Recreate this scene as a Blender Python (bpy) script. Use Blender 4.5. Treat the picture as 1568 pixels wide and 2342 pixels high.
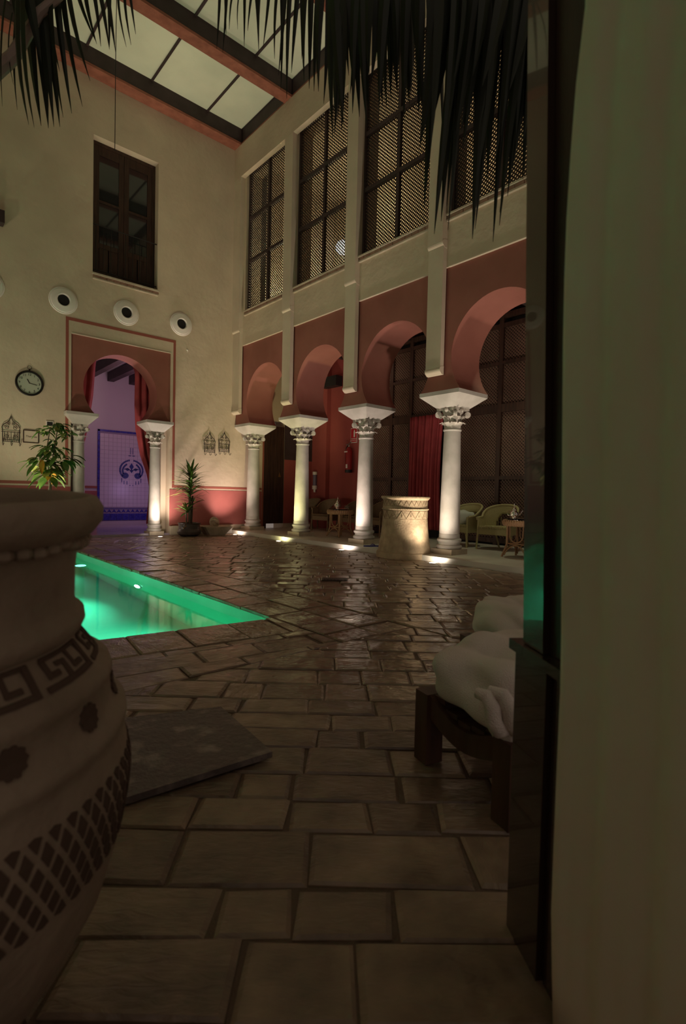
import bpy, math, random
from mathutils import Vector, Matrix, Quaternion
from math import sin, cos, pi, radians, sqrt, atan2
random.seed(7)
SC = bpy.context.scene
for o in list(bpy.data.objects): bpy.data.objects.remove(o)
COL = SC.collection
V = Vector

# ------------------------------------------------------------------ camera
IW, IH = 1568, 2342
FPX, YAW, PITCH, ROLL = 1193.12, -0.7241, -0.0331, 0.0231
CAM = V((0, 0, 1.0))
_F = V((sin(-YAW)*cos(PITCH), cos(YAW)*cos(PITCH), sin(PITCH)))
_R0 = V((cos(YAW), sin(YAW), 0)); _U0 = _R0.cross(_F)
_R = cos(ROLL)*_R0+sin(ROLL)*_U0; _U = -sin(ROLL)*_R0+cos(ROLL)*_U0
cd = bpy.data.cameras.new('camera'); cam = bpy.data.objects.new('camera', cd); COL.objects.link(cam)
M = Matrix((( _R.x, _U.x, -_F.x, 0), (_R.y, _U.y, -_F.y, 0), (_R.z, _U.z, -_F.z, 1.0), (0, 0, 0, 1)))
cam.matrix_world = M
cd.sensor_fit = 'VERTICAL'; cd.sensor_height = 36; cd.sensor_width = 24
cd.lens = FPX/IH*36; cd.clip_start = .02; cd.clip_end = 100
cd.dof.use_dof = True; cd.dof.focus_distance = 8.5; cd.dof.aperture_fstop = 4.0
SC.camera = cam
def ray(u, v): return _F+_R*((u-784)/FPX)-_U*((v-1171.1)/FPX)
def at(u, v, t): return CAM+ray(u, v)*t          # survey helper: point at depth t
# ------------------------------------------------------------------ world, exposure
w = bpy.data.worlds.new('world'); SC.world = w; w.use_nodes = True
w.node_tree.nodes['Background'].inputs[0].default_value = (.50, .405, .345, 1)
w.node_tree.nodes['Background'].inputs[1].default_value = .32
SC.view_settings.view_transform = 'Standard'; SC.view_settings.look = 'None'
SC.view_settings.exposure = 0.2; SC.view_settings.gamma = 1.0; SC.view_settings.use_curve_mapping = False
# ------------------------------------------------------------------ lamps of the hall and added fill
def spot(name, loc, target, power, color, angle=100, blend=.8, rad=.05):
    l = bpy.data.lights.new(name, 'SPOT'); l.energy = power; l.color = color
    l.spot_size = radians(angle); l.spot_blend = blend; l.shadow_soft_size = rad
    o = bpy.data.objects.new(name, l); COL.objects.link(o); o.location = loc
    o.rotation_euler = (V(target)-V(loc)).to_track_quat('-Z', 'Y').to_euler(); return o
def point(name, loc, power, color, rad=.15):
    l = bpy.data.lights.new(name, 'POINT'); l.energy = power; l.color = color; l.shadow_soft_size = rad
    o = bpy.data.objects.new(name, l); COL.objects.link(o); o.location = loc; return o
A, D = 6.545, 11.52                               # arcade face (x), far wall (y)
COLX, COLY = 6.931, [11.233-2.0077*k for k in range(5)]
UPL = [  # floor uplights: x, y, aim, watts, colour
    (6.22, 10.85, (6.1, 11.6, 2.6), 82, (1, .78, .66)),
    (6.22, 9.05, (6.95, 10.05, 2.6), 90, (1, .93, .45)),
    (6.22, 7.05, (6.95, 8.05, 2.6), 105, (1, .80, .70)),
    (6.22, 4.97, (6.95, 5.95, 3.1), 72, (1, .84, .68)),
    (4.50, 11.02, (5.1, 11.9, 2.6), 85, (1, .82, .70)),
    (6.22, 3.0, (6.95, 4.05, 2.5), 125, (1, .84, .68))]
for x, y, t, p, c in UPL: spot('uplight_or_fill_beam', (x, y, .03), t, p*1.9, c, 98, 1.0, .06); spot('uplight_spill', (x, y, .03), (x+(.9 if x > 6 else .1), y+.25, .5), 8, c, 165, .8, .05)
# added fill: unseen uplights opposite, put in to brighten far wall, arcade and skylight
for y in (5.0, 8.0, 10.6): spot('uplight_or_fill_beam', (-2.6, y, .2), (5.5, y+1.0, 6.5), 150, (1, .80, .58), 120, .9, .25)
spot('uplight_or_fill_beam', (1.3, 9.9, .1), (2.2, 10.1, 2.0), 130, (1, .86, .62), 110, .9, .08)
# lamps in the rooms behind
point('room_lamp', (4.7, 12.6, 3.2), 21, (1.0, .60, .82), .25)
point('room_lamp', (5.3, 13.6, 1.0), 6, (.70, .45, 1), .2)
point('gallery_lamp', (7.75, 10.75, 5.8), 190, (1, .93, .55), .12)
point('gallery_lamp', (9.1, 10.5, 6.6), 110, (1, .90, .58), .12)
point('gallery_lamp', (8.9, 9.4, 8.3), 45, (1, .80, .45), .3)
point('gallery_lamp', (8.9, 6.6, 8.2), 16, (1, .74, .45), .3)
spot('ceiling_spot', (7.9, 5.1, 4.5), (8.2, 5.0, 0), 75, (.96, 1, .66), 70, .6, .06)
point('arcade_lamp', (8.0, 9.6, 4.3), 3.5, (1, .6, .42), .2)
point('arcade_lamp', (8.2, 3.0, 4.2), 7, (1, .75, .55), .2)

# ------------------------------------------------------------------ materials
def mat(name, col, rough=.6, metal=0, col2=None, nscale=3.0, bump=0, bscale=40, spec=.5, detail=6, mixlo=.35, mixhi=.65,
        emit=None, estr=0, trans=0, ior=1.45, rough2=None, coords='Object', stretch=None, coat=0):
    m = bpy.data.materials.new(name); m.use_nodes = True
    nt = m.node_tree; N = nt.nodes; Lk = nt.links; b = N['Principled BSDF']
    b.inputs['Base Color'].default_value = (*col, 1); b.inputs['Roughness'].default_value = rough
    b.inputs['Metallic'].default_value = metal; b.inputs['IOR'].default_value = ior
    b.inputs['Specular IOR Level'].default_value = spec; b.inputs['Transmission Weight'].default_value = trans
    b.inputs['Coat Weight'].default_value = coat
    if emit: b.inputs['Emission Color'].default_value = (*emit, 1); b.inputs['Emission Strength'].default_value = estr
    tc = N.new('ShaderNodeTexCoord'); src = tc.outputs[coords]
    if stretch:
        mp = N.new('ShaderNodeMapping'); mp.inputs['Scale'].default_value = stretch
        Lk.new(src, mp.inputs[0]); src = mp.outputs[0]
    if col2:
        n = N.new('ShaderNodeTexNoise'); n.inputs['Scale'].default_value = nscale; n.inputs['Detail'].default_value = detail
        Lk.new(src, n.inputs['Vector'])
        r = N.new('ShaderNodeMapRange'); r.inputs[1].default_value = mixlo; r.inputs[2].default_value = mixhi
        Lk.new(n.outputs['Fac'], r.inputs[0])
        mx = N.new('ShaderNodeMix'); mx.data_type = 'RGBA'
        mx.inputs[6].default_value = (*col, 1); mx.inputs[7].default_value = (*col2, 1)
        Lk.new(r.outputs[0], mx.inputs[0]); Lk.new(mx.outputs[2], b.inputs['Base Color'])
        if rough2 is not None:
            r2 = N.new('ShaderNodeMapRange'); r2.inputs[3].default_value = rough; r2.inputs[4].default_value = rough2
            Lk.new(r.outputs[0], r2.inputs[0]); Lk.new(r2.outputs[0], b.inputs['Roughness'])
    if bump:
        n2 = N.new('ShaderNodeTexNoise'); n2.inputs['Scale'].default_value = bscale; n2.inputs['Detail'].default_value = 5
        Lk.new(src, n2.inputs['Vector'])
        bp = N.new('ShaderNodeBump'); bp.inputs['Strength'].default_value = bump; bp.inputs['Distance'].default_value = .02
        Lk.new(n2.outputs['Fac'], bp.inputs['Height']); Lk.new(bp.outputs[0], b.inputs['Normal'])
    return m
PL = mat('cream_plaster', (.60, .49, .36), .85, col2=(.52, .42, .31), nscale=1.3, bump=.35, bscale=9)
PLS = mat('cream_plaster_smooth', (.60, .50, .38), .8, col2=(.54, .45, .34), nscale=2, bump=.1, bscale=12)
RED = mat('red_stucco', (.31, .115, .085), .7, col2=(.25, .088, .064), nscale=1.6, bump=.1, bscale=8)
DADO = mat('dado_red_paint', (.38, .11, .095), .7, col2=(.31, .085, .075), nscale=2, bump=.08, bscale=10)
LINE = mat('border_red_paint', (.30, .085, .06), .7)
GRED = mat('gallery_red_paint', (.32, .07, .055), .75, col2=(.27, .055, .045), nscale=1.5)
MARB = mat('column_marble', (.50, .465, .42), .55, col2=(.38, .355, .31), nscale=3, bump=.12, bscale=30)
MARB2 = mat('carved_marble', (.50, .46, .40), .6, col2=(.22, .19, .15), nscale=14, bump=.25, bscale=50, mixlo=.45, mixhi=.75)
STONE = mat('limestone', (.52, .44, .33), .7, col2=(.40, .33, .24), nscale=5, bump=.3, bscale=25)
PODM = mat('podium_marble', (.56, .54, .46), .35, col2=(.48, .45, .38), nscale=2, bump=.04)
WOOD = mat('dark_wood', (.055, .026, .017), .45, col2=(.03, .014, .010), nscale=3, bump=.1, stretch=(8, 8, .8))
WOODW = mat('window_lattice_wood', (.022, .013, .011), .6)
WOODL = mat('lattice_wood', (.15, .088, .062), .45, col2=(.11, .06, .042), nscale=2)
WOODR = mat('roof_beam_red_wood', (.34, .12, .075), .7, col2=(.24, .08, .05), nscale=6, bump=.3, stretch=(1, 1, 4))
WOODB = mat('roof_beam_dark_wood', (.050, .030, .030), .6, col2=(.035, .020, .018), nscale=4)
WOODS = mat('stool_wood', (.11, .052, .030), .5, col2=(.06, .028, .016), nscale=2, bump=.15, stretch=(10, 10, 1.2))
VARN = mat('varnished_wood', (.05, .028, .018), .22, col2=(.035, .02, .014), nscale=2, stretch=(10, 10, .6), coat=.6)
FROST = mat('frosted_glass', (.80, .82, .64), .35, col2=(.66, .70, .54), nscale=.9, bump=.05, spec=.6)
IRON = mat('black_iron', (.02, .018, .016), .5, .6)
STEEL = mat('steel', (.45, .45, .44), .3, .9)
SILVER = mat('silver', (.85, .83, .78), .12, 1)
GLASSD = mat('window_glass', (.02, .02, .02), .04, spec=.9)
GLASS = mat('clear_glass', (1, 1, 1), .0, trans=1, ior=1.45)
VENT = mat('vent_white', (.72, .66, .60), .35)
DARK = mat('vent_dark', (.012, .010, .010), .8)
CURT = mat('curtain_red_velvet', (.36, .05, .055), .8, col2=(.27, .038, .042), nscale=4)
CURTC = mat('curtain_cream_cloth', (.90, .76, .62), .9, col2=(.84, .70, .57), nscale=2)
TOWEL = mat('white_towel', (.80, .70, .61), .95, bump=.5, bscale=260)
POT = mat('terracotta_dark', (.38, .29, .21), .8, col2=(.27, .20, .14), nscale=5, bump=.4, bscale=22)
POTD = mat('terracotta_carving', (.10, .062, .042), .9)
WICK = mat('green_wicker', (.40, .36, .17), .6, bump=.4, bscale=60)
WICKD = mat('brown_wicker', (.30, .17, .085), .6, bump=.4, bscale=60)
WELLM = mat('well_stone', (.42, .32, .195), .75, col2=(.27, .20, .12), nscale=7, bump=.4, bscale=30)
GROOVE = mat('carved_line', (.16, .11, .06), .9)
LEAF = mat('leaf_green', (.15, .27, .05), .45, col2=(.045, .11, .02), nscale=6)
LEAFY = mat('leaf_pale', (.42, .44, .12), .5, col2=(.30, .38, .08), nscale=8)
LEAFO = mat('leaf_yellow', (.60, .30, .03), .5)
PALM = mat('palm_dark_green', (.012, .020, .006), .5, col2=(.008, .014, .004), nscale=3)
PSTEM = mat('palm_stem', (.36, .27, .22), .6)
BARK = mat('bark', (.10, .075, .05), .8, bump=.4, bscale=50)
SLATE = mat('slate', (.12, .095, .085), .5, col2=(.34, .28, .24), nscale=11, bump=.4, bscale=40, mixlo=.5, mixhi=.75)
GROUT = mat('mortar', (.15, .105, .07), .85, bump=.5, bscale=50)
TILEW = mat('pale_wall_tile', (.62, .55, .60), .3)
TILEB = mat('blue_wall_tile', (.03, .03, .26), .25, col2=(.06, .06, .38), nscale=20)
ROOMW = mat('room_plaster', (.55, .48, .50), .85)
CERB = mat('crest_blue', (.04, .06, .22), .3)
POOLM = mat('pool_plaster', (.20, .74, .54), .5, col2=(.15, .66, .48), nscale=1.5)
WATER = mat('pool_water', (.42, 1.0, .80), .06, trans=1, ior=1.33, bump=.06, bscale=3)
LAMPM = mat('lamp_lens', (1, .95, .85), .4, emit=(1, .93, .80), estr=9)
PLAMP = mat('pool_lamp_lens', (.8, 1, .95), .4, emit=(.55, 1, .85), estr=22)
BLK = mat('black_plastic', (.012, .012, .012), .5)
EXR = mat('extinguisher_red', (.28, .02, .02), .25)
SGNR = mat('sign_red', (.45, .02, .03), .4)
WHT = mat('off_white', (.70, .64, .56), .5)
CLKF = mat('clock_face', (.40, .42, .33), .6)
BLUEP = mat('blue_rubber', (.02, .02, .16), .5)
BRICK = mat('sill_brick', (.34, .20, .14), .8, col2=(.24, .14, .10), nscale=8)
BRASS = mat('brass', (.5, .32, .12), .35, .9)
CLAY = mat('dark_glazed_clay', (.09, .07, .06), .35, col2=(.05, .04, .035), nscale=4)

# ------------------------------------------------------------------ mesh helper
class MB:
    def __init__(s): s.v = []; s.f = []; s.uv = None
    def add(s, vs, fs):
        n = len(s.v); s.v += [tuple(p) for p in vs]; s.f += [tuple(i+n for i in f) for f in fs]; return s
    def box(s, c, d, rz=0, rot=None):
        q = []
        for z in (-.5, .5):
            for x, y in ((-.5, -.5), (.5, -.5), (.5, .5), (-.5, .5)):
                p = V((x*d[0], y*d[1], z*d[2]))
                if rot is not None: p = rot @ p
                elif rz: p = Matrix.Rotation(rz, 3, 'Z') @ p
                q.append(p+V(c))
        return s.add(q, [(3, 2, 1, 0), (4, 5, 6, 7), (0, 1, 5, 4), (1, 2, 6, 5), (2, 3, 7, 6), (3, 0, 4, 7)])
    def bb(s, a, b): return s.box([(a[i]+b[i])/2 for i in range(3)], [abs(b[i]-a[i]) for i in range(3)])
    def ring(s, loops, closed=True, caps=True):
        n = len(loops[0]); vs = [p for l in loops for p in l]; fs = []
        for i in range(len(loops)-1):
            for j in range(n if closed else n-1):
                k = (j+1) % n; fs.append((i*n+j, i*n+k, (i+1)*n+k, (i+1)*n+j))
        if caps and closed:
            fs.append(tuple(range(n-1, -1, -1))); fs.append(tuple((len(loops)-1)*n+j for j in range(n)))
        return s.add(vs, fs)
    def lathe(s, prof, n=24, c=(0, 0, 0), caps=True, a0=0):
        return s.ring([[(c[0]+r*cos(a0+2*pi*j/n), c[1]+r*sin(a0+2*pi*j/n), c[2]+z) for j in range(n)] for r, z in prof], True, caps)
    def tube(s, path, r, n=8, caps=True):
        path = [V(p) for p in path]; loops = []; up = V((0, 0, 1)); prev = None
        for i, p in enumerate(path):
            t = (path[min(i+1, len(path)-1)]-path[max(i-1, 0)]).normalized()
            if prev is None:
                a = up if abs(t.z) < .9 else V((1, 0, 0)); x = t.cross(a).normalized()
            else: x = (prev-t*prev.dot(t)).normalized()
            prev = x; y = t.cross(x); rr = r[i] if isinstance(r, (list, tuple)) else r
            loops.append([p+x*rr*cos(2*pi*j/n)+y*rr*sin(2*pi*j/n) for j in range(n)])
        return s.ring(loops, True, caps)
    def prism(s, pts, vec):
        n = len(pts); a = [V(p) for p in pts]; vec = V(vec)
        return s.add(a+[p+vec for p in a], [tuple(range(n-1, -1, -1)), tuple(range(n, 2*n))]+[(j, (j+1) % n, n+(j+1) % n, n+j) for j in range(n)])
    def sphere(s, c, r, n=16, m=10, sc=(1, 1, 1)):
        return s.ring([[(c[0]+r*sc[0]*sin(pi*max(.02, min(m-.02, i))/m)*cos(2*pi*j/n), c[1]+r*sc[1]*sin(pi*max(.02, min(m-.02, i))/m)*sin(2*pi*j/n), c[2]-r*sc[2]*cos(pi*i/m)) for j in range(n)] for i in range(m+1)])
    def xf(s, fn): s.v = [tuple(fn(V(p))) for p in s.v]; return s
    def mesh(s, name, m, smooth=False, ang=35):
        me = bpy.data.meshes.new(name); me.from_pydata(s.v, [], s.f); me.materials.append(m)
        if smooth:
            for p in me.polygons: p.use_smooth = True
            me.set_sharp_from_angle(angle=radians(ang))
        me.update(); return me
    def build(s, name, m, parent=None, smooth=False, ang=35, loc=None):
        o = bpy.data.objects.new(name, s.mesh(name, m, smooth, ang)); COL.objects.link(o)
        if parent: o.parent = parent
        if loc: o.location = loc
        fixn(o); return o
def fixn(o):
    import bmesh
    bm = bmesh.new(); bm.from_mesh(o.data); bmesh.ops.recalc_face_normals(bm, faces=bm.faces); bm.to_mesh(o.data); bm.free()
def tag(o, label=None, cat=None, group=None, kind=None):
    if label: o['label'] = label
    if cat: o['category'] = cat
    if group: o['group'] = group
    if kind: o['kind'] = kind
    return o
def empty(name, loc=(0, 0, 0), label=None, cat=None, group=None, kind=None, rz=0):
    o = bpy.data.objects.new(name, None); COL.objects.link(o); o.location = loc; o.rotation_euler = (0, 0, rz)
    o.empty_display_size = .05
    return tag(o, label, cat, group, kind)
def kids(o): return [c for c in bpy.data.objects if c.parent == o]
def copy_tree(o, parent=None):
    c = o.copy(); COL.objects.link(c); c.parent = parent
    for ch in kids(o): copy_tree(ch, c)
    return c
def text(s, size, m, name, parent, mw, ext=.002, shear=0, align='CENTER'):
    cu = bpy.data.curves.new(name, 'FONT'); cu.body = s; cu.size = size; cu.extrude = ext; cu.shear = shear
    cu.align_x = align; cu.align_y = 'CENTER'; cu.resolution_u = 3
    t = bpy.data.objects.new(name, cu); COL.objects.link(t)
    dg = bpy.context.evaluated_depsgraph_get(); me = bpy.data.meshes.new_from_object(t.evaluated_get(dg))
    bpy.data.objects.remove(t); me.materials.clear(); me.materials.append(m); me.transform(mw)
    o = bpy.data.objects.new(name, me); COL.objects.link(o); o.parent = parent; return o
def St(o): o['kind'] = 'structure'; return o

# ------------------------------------------------------------------ floor: podium, threshold, mortar bed
POOL = [(-3.2, 4.18), (2.36, 3.49), (2.36, 9.35), (-3.2, 9.35)]
def poolprism(mb, z0, z1): pass
fl = MB()
# mortar bed as quads around the pool
for a, b in (((-3.6, -1.6), (A+.2, 3.46)), ((2.37, 3.46), (A+.2, D+.3)), ((-3.6, 9.36), (2.37, D+.3)), ((-3.6, 3.46), (-3.2, 9.36))):
    fl.bb((a[0], a[1], -.25), (b[0], b[1], -.010))
fl.prism([(-3.2, 3.46, -.25), (2.37, 3.46, -.25), (2.37, 3.485, -.25), (-3.2, 4.175, -.25)], (0, 0, .240))
floor = St(fl.build('floor', GROUT))

def tile_material():
    m = bpy.data.materials.new('wet_paving'); m.use_nodes = True
    nt = m.node_tree; N = nt.nodes; L = nt.links; b = N['Principled BSDF']
    at_ = N.new('ShaderNodeAttribute'); at_.attribute_name = 'rnd'
    uv = N.new('ShaderNodeTexCoord')
    cr = N.new('ShaderNodeValToRGB'); e = cr.color_ramp.elements
    e[0].color = (.155, .100, .062, 1); e[1].color = (.29, .205, .13, 1)
    x = cr.color_ramp.elements.new(.5); x.color = (.20, .137, .087, 1)
    L.new(at_.outputs['Fac'], cr.inputs[0])
    nz = N.new('ShaderNodeTexNoise'); nz.inputs['Scale'].default_value = 7; nz.inputs['Detail'].default_value = 8
    L.new(uv.outputs['UV'], nz.inputs['Vector'])
    mr = N.new('ShaderNodeMapRange'); mr.inputs[1].default_value = .3; mr.inputs[2].default_value = .7; mr.inputs[3].default_value = .6; mr.inputs[4].default_value = 1.35
    L.new(nz.outputs['Fac'], mr.inputs[0])
    mu = N.new('ShaderNodeMix'); mu.data_type = 'RGBA'; mu.blend_type = 'MULTIPLY'; mu.inputs[0].default_value = 1
    L.new(cr.outputs[0], mu.inputs[6]); L.new(mr.outputs[0], mu.inputs[7]); L.new(mu.outputs[2], b.inputs['Base Color'])
    # wetness: world position, wettest beside the pool corner
    gp = N.new('ShaderNodeNewGeometry')
    n2 = N.new('ShaderNodeTexNoise'); n2.inputs['Scale'].default_value = 1.1; n2.inputs['Detail'].default_value = 4
    L.new(gp.outputs['Position'], n2.inputs['Vector'])
    ds = N.new('ShaderNodeVectorMath'); ds.operation = 'DISTANCE'; ds.inputs[1].default_value = (3.0, 4.2, 0)
    sc = N.new('ShaderNodeVectorMath'); sc.operation = 'MULTIPLY'; sc.inputs[1].default_value = (1.3, .55, 0)
    sc2 = N.new('ShaderNodeVectorMath'); sc2.operation = 'MULTIPLY'; sc2.inputs[1].default_value = (1.3, .55, 0)
    ds.inputs[1].default_value = (3.6, 2.6, 0)
    L.new(gp.outputs['Position'], sc.inputs[0]); L.new(sc.outputs[0], ds.inputs[0])
    m2 = N.new('ShaderNodeMapRange'); m2.inputs[1].default_value = .8; m2.inputs[2].default_value = 3.2; m2.inputs[3].default_value = .08; m2.inputs[4].default_value = .42
    L.new(ds.outputs['Value'], m2.inputs[0])
    ad = N.new('ShaderNodeMath'); ad.operation = 'MULTIPLY_ADD'; ad.inputs[1].default_value = .45
    m3 = N.new('ShaderNodeMath'); m3.operation = 'SUBTRACT'; m3.inputs[1].default_value = .5
    L.new(n2.outputs['Fac'], m3.inputs[0]); L.new(m3.outputs[0], ad.inputs[0]); L.new(m2.outputs[0], ad.inputs[2])
    cl = N.new('ShaderNodeClamp'); cl.inputs[1].default_value = .06; cl.inputs[2].default_value = .8
    L.new(ad.outputs[0], cl.inputs[0]); L.new(cl.outputs[0], b.inputs['Roughness'])
    b.inputs['Specular IOR Level'].default_value = .75
    # streaky riven relief along each stone
    mp = N.new('ShaderNodeMapping'); mp.inputs['Scale'].default_value = (4, 13, 1)
    L.new(uv.outputs['UV'], mp.inputs[0])
    n3 = N.new('ShaderNodeTexNoise'); n3.inputs['Scale'].default_value = 3.4; n3.inputs['Detail'].default_value = 6; n3.inputs['Distortion'].default_value = 1.1
    L.new(mp.outputs[0], n3.inputs['Vector'])
    n4 = N.new('ShaderNodeTexNoise'); n4.inputs['Scale'].default_value = 4; n4.inputs['Detail'].default_value = 3
    L.new(uv.outputs['UV'], n4.inputs['Vector'])
    b1 = N.new('ShaderNodeBump'); b1.inputs['Strength'].default_value = .42; b1.inputs['Distance'].default_value = .016
    L.new(n3.outputs['Fac'], b1.inputs['Height'])
    b2 = N.new('ShaderNodeBump'); b2.inputs['Strength'].default_value = .9; b2.inputs['Distance'].default_value = .035
    L.new(n4.outputs['Fac'], b2.inputs['Height']); L.new(b1.outputs[0], b2.inputs['Normal']); L.new(b2.outputs[0], b.inputs['Normal'])
    return m
TILE = tile_material()
def clip(poly, n, c):      # keep n.p <= c
    out = []
    for i in range(len(poly)):
        a, b = poly[i], poly[(i+1) % len(poly)]
        da, db = n[0]*a[0]+n[1]*a[1]-c, n[0]*b[0]+n[1]*b[1]-c
        if da <= 0: out.append(a)
        if (da < 0 < db) or (db < 0 < da):
            t = da/(da-db); out.append((a[0]+(b[0]-a[0])*t, a[1]+(b[1]-a[1])*t))
    return out
def area(p): return .5*sum(p[i][0]*p[(i+1) % len(p)][1]-p[(i+1) % len(p)][0]*p[i][1] for i in range(len(p)))
TILES = []
def add_tiles(org, ang, s0, s1, t0, t1, clips, hs, ls):
    e1 = (cos(ang), sin(ang)); e2 = (-sin(ang), cos(ang)); t = t0
    while t < t1:
        h = random.choice(hs); s = s0-random.random()*.3
        while s < s1:
            l = random.choice(ls)*random.uniform(.92, 1.08)
            g = .004; j = lambda: random.uniform(-.007, .008)
            q = [(s+g+j(), t+g+j()), (s+l-g+j(), t+g+j()), (s+l-g+j(), t+h-g+j()), (s+g+j(), t+h-g+j())]
            p = [(org[0]+a*e1[0]+b*e2[0], org[1]+a*e1[1]+b*e2[1]) for a, b in q]
            for c in clips: p = clip(p, *c) if len(p) > 2 else p
            if len(p) > 2 and abs(area(p)) > .006: TILES.append((p, ang if l > h else ang+pi/2))
            s += l
        t += h
XE, YE = 6.36, 11.36
BX, BY = 3.05, 2.62       # edge of the pool border paving
dg = radians(-41)
Ls = (.24, .30, .36, .42, .26, .20); Hs = (.16, .19, .24, .22)
box_ = lambda x0, y0, x1, y1: [((1, 0), x1), ((-1, 0), -x0), ((0, 1), y1), ((0, -1), -y0)]
add_tiles((0, 0), dg, -14, 14, -4, 14, box_(BX+.006, -1.0, XE, YE), Hs, Ls)
add_tiles((0, 0), dg, -14, 14, -4, 14, box_(-1.6, -1.0, BX-.006, BY-.006), Hs, Ls)
add_tiles((0, 0), pi/2, BY, YE-.01, -BX, -2.36+.02, box_(2.345, BY, BX, YE), (.345,), (.44, .5, .40, .3))
sl = atan2(-.69, 5.56); nn = (-sin(sl), cos(sl)); cc = nn[0]*2.36+nn[1]*3.49
add_tiles((2.36, 3.49), sl, -4.4, .3, -.47, 0.02, box_(-1.6, BY, 2.335, 5)+[(nn, cc-.0)], (.47,), (.3, .34, .4, .36))
add_tiles((2.36, 3.49), sl, -4.4, .3, -1.3, -.48, box_(-1.6, BY, 2.335, 5)+[(nn, cc-.482)], (.24,), (.44, .38, .5))
add_tiles((0, 0), 0, -1.6, 2.33, 9.37, YE, box_(-1.6, 9.36, 2.335, YE), (.4,), (.44, .5, .36))
def fwd(p): return _F.x*p[0]+_F.y*p[1]-_F.z*1.0
def score(p):
    c = (sum(a[0] for a in p)/len(p), sum(a[1] for a in p)/len(p)); z = fwd(c)
    if z < .4: return -1
    u = 784+FPX*(V((c[0], c[1], -1)).dot(_R))/z
    if u > 1300 or u < -100: return 0
    return abs(area(p))/z**3
TILES.sort(key=lambda t: -score(t[0]))
def tile_geo(mb, p, ang, uvs, rnd):
    if area(p) < 0: p = p[::-1]
    n = len(p); c = (sum(a[0] for a in p)/n, sum(a[1] for a in p)/n)
    tx, ty, hz = random.uniform(-.014, .014), random.uniform(-.014, .014), random.uniform(-.005, .003)
    rv = random.random(); ox, oy = random.random()*50, random.random()*50
    vs = []
    def top(a, k, dz):
        x, y = c[0]+(a[0]-c[0])*k, c[1]+(a[1]-c[1])*k
        return (x, y, hz+dz+tx*(x-c[0])+ty*(y-c[1]))
    for a in p: vs.append((a[0], a[1], -.03))
    for a in p: vs.append(top(a, 1, -.007))
    for a in p:
        d = max(.05, sqrt((a[0]-c[0])**2+(a[1]-c[1])**2)); vs.append(top(a, 1-.016/d, 0))
    fs = [(j, (j+1) % n, n+(j+1) % n, n+j) for j in range(n)]+[(n+j, n+(j+1) % n, 2*n+(j+1) % n, 2*n+j) for j in range(n)]+[tuple(range(2*n, 3*n))]
    b = len(mb.v); mb.add(vs, fs)
    ca, sa = cos(-ang), sin(-ang)
    for x, y, z in vs:
        uvs.append((ca*(x-c[0])-sa*(y-c[1])+ox, sa*(x-c[0])+ca*(y-c[1])+oy)); rnd.append(rv)
def finish_tile(mb, uvs, rnd, name, parent):
    me = bpy.data.meshes.new(name); me.from_pydata(mb.v, [], mb.f); me.materials.append(TILE)
    ul = me.uv_layers.new(name='UVMap'); vi = [0]*len(me.loops); me.loops.foreach_get('vertex_index', vi)
    flat = []
    for i in vi: flat += list(uvs[i])
    ul.data.foreach_set('uv', flat)
    a = me.attributes.new('rnd', 'FLOAT', 'POINT'); a.data.foreach_set('value', rnd)
    o = bpy.data.objects.new(name, me); COL.objects.link(o); o.parent = parent; return o
KEEP = 296
for p, a in TILES[:KEEP]:
    mb, uvs, rn = MB(), [], []; tile_geo(mb, p, a, uvs, rn); finish_tile(mb, uvs, rn, 'paving_stone', floor)
mb, uvs, rn = MB(), [], []
for p, a in TILES[KEEP:]: tile_geo(mb, p, a, uvs, rn)
o = finish_tile(mb, uvs, rn, 'paving_stones', floor); o['kind'] = 'stuff'

# pool shell + water
ps = MB()
ps.bb((-3.25, 9.35, -1.5), (2.45, 9.45, -.03)); ps.bb((2.36, 3.4, -1.5), (2.46, 9.45, -.03)); ps.bb((-3.3, 3.9, -1.5), (-3.2, 9.45, -.03))
ps.prism([(-3.2, 4.10, -1.5), (2.4, 3.40, -1.5), (2.4, 3.49-.005, -1.5), (-3.2, 4.18, -1.5)], (0, 0, 1.47))
ps.bb((-3.3, 3.2, -1.3), (2.46, 9.45, -1.15))
pool = ps.build('pool', POOLM); tag(pool, 'turquoise lit plunge pool with pale plaster sides, sunk in the stone paving', 'pool')
wm = MB(); wm.prism([(-3.2, 4.18, -.125), (2.36, 3.49, -.125), (2.36, 9.35, -.125), (-3.2, 9.35, -.125)], (0, 0, .005))
wt = MB(); wt.add([(-3.2, 4.18, -.12), (2.36, 3.49, -.12), (2.36, 9.35, -.12), (-3.2, 9.35, -.12)], [(0, 1, 2, 3)])
wo = wt.build('water', WATER, pool)
pl = empty('pool_lamp', (2.355, 6.4, -.42), 'round glowing underwater lamp set in the right side of the pool', 'lamp')
m = MB(); m.lathe([(.085, 0), (.085, .02), (.075, .03)], 20); m.xf(lambda p: V((-p.z, p.y, p.x))); m.build('lens', PLAMP, pl)
m = MB(); m.lathe([(.11, 0), (.11, .015), (.088, .022)], 20); m.xf(lambda p: V((-p.z, p.y, p.x))); m.build('trim_ring', STEEL, pl)
spot('pool_beam', (2.27, 6.5, -.38), (-.8, 6.0, -.7), 190, (.25, 1, .75), 130, .9, .08)
spot('pool_beam', (2.27, 8.6, -.5), (-1, 7.6, -.9), 60, (.25, 1, .75), 150, .9, .08)
spot('pool_beam', (2.27, 4.6, -.5), (0, 4.6, -1.0), 85, (.25, 1, .72), 160, .9, .08)

# podium of the arcade
m = MB(); m.bb((6.377, -.6, -.25), (9.3, D+.1, .08)); pod = St(m.build('trim_1', PODM)); pod['label'] = 'low marble step of the arcade floor'

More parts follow.
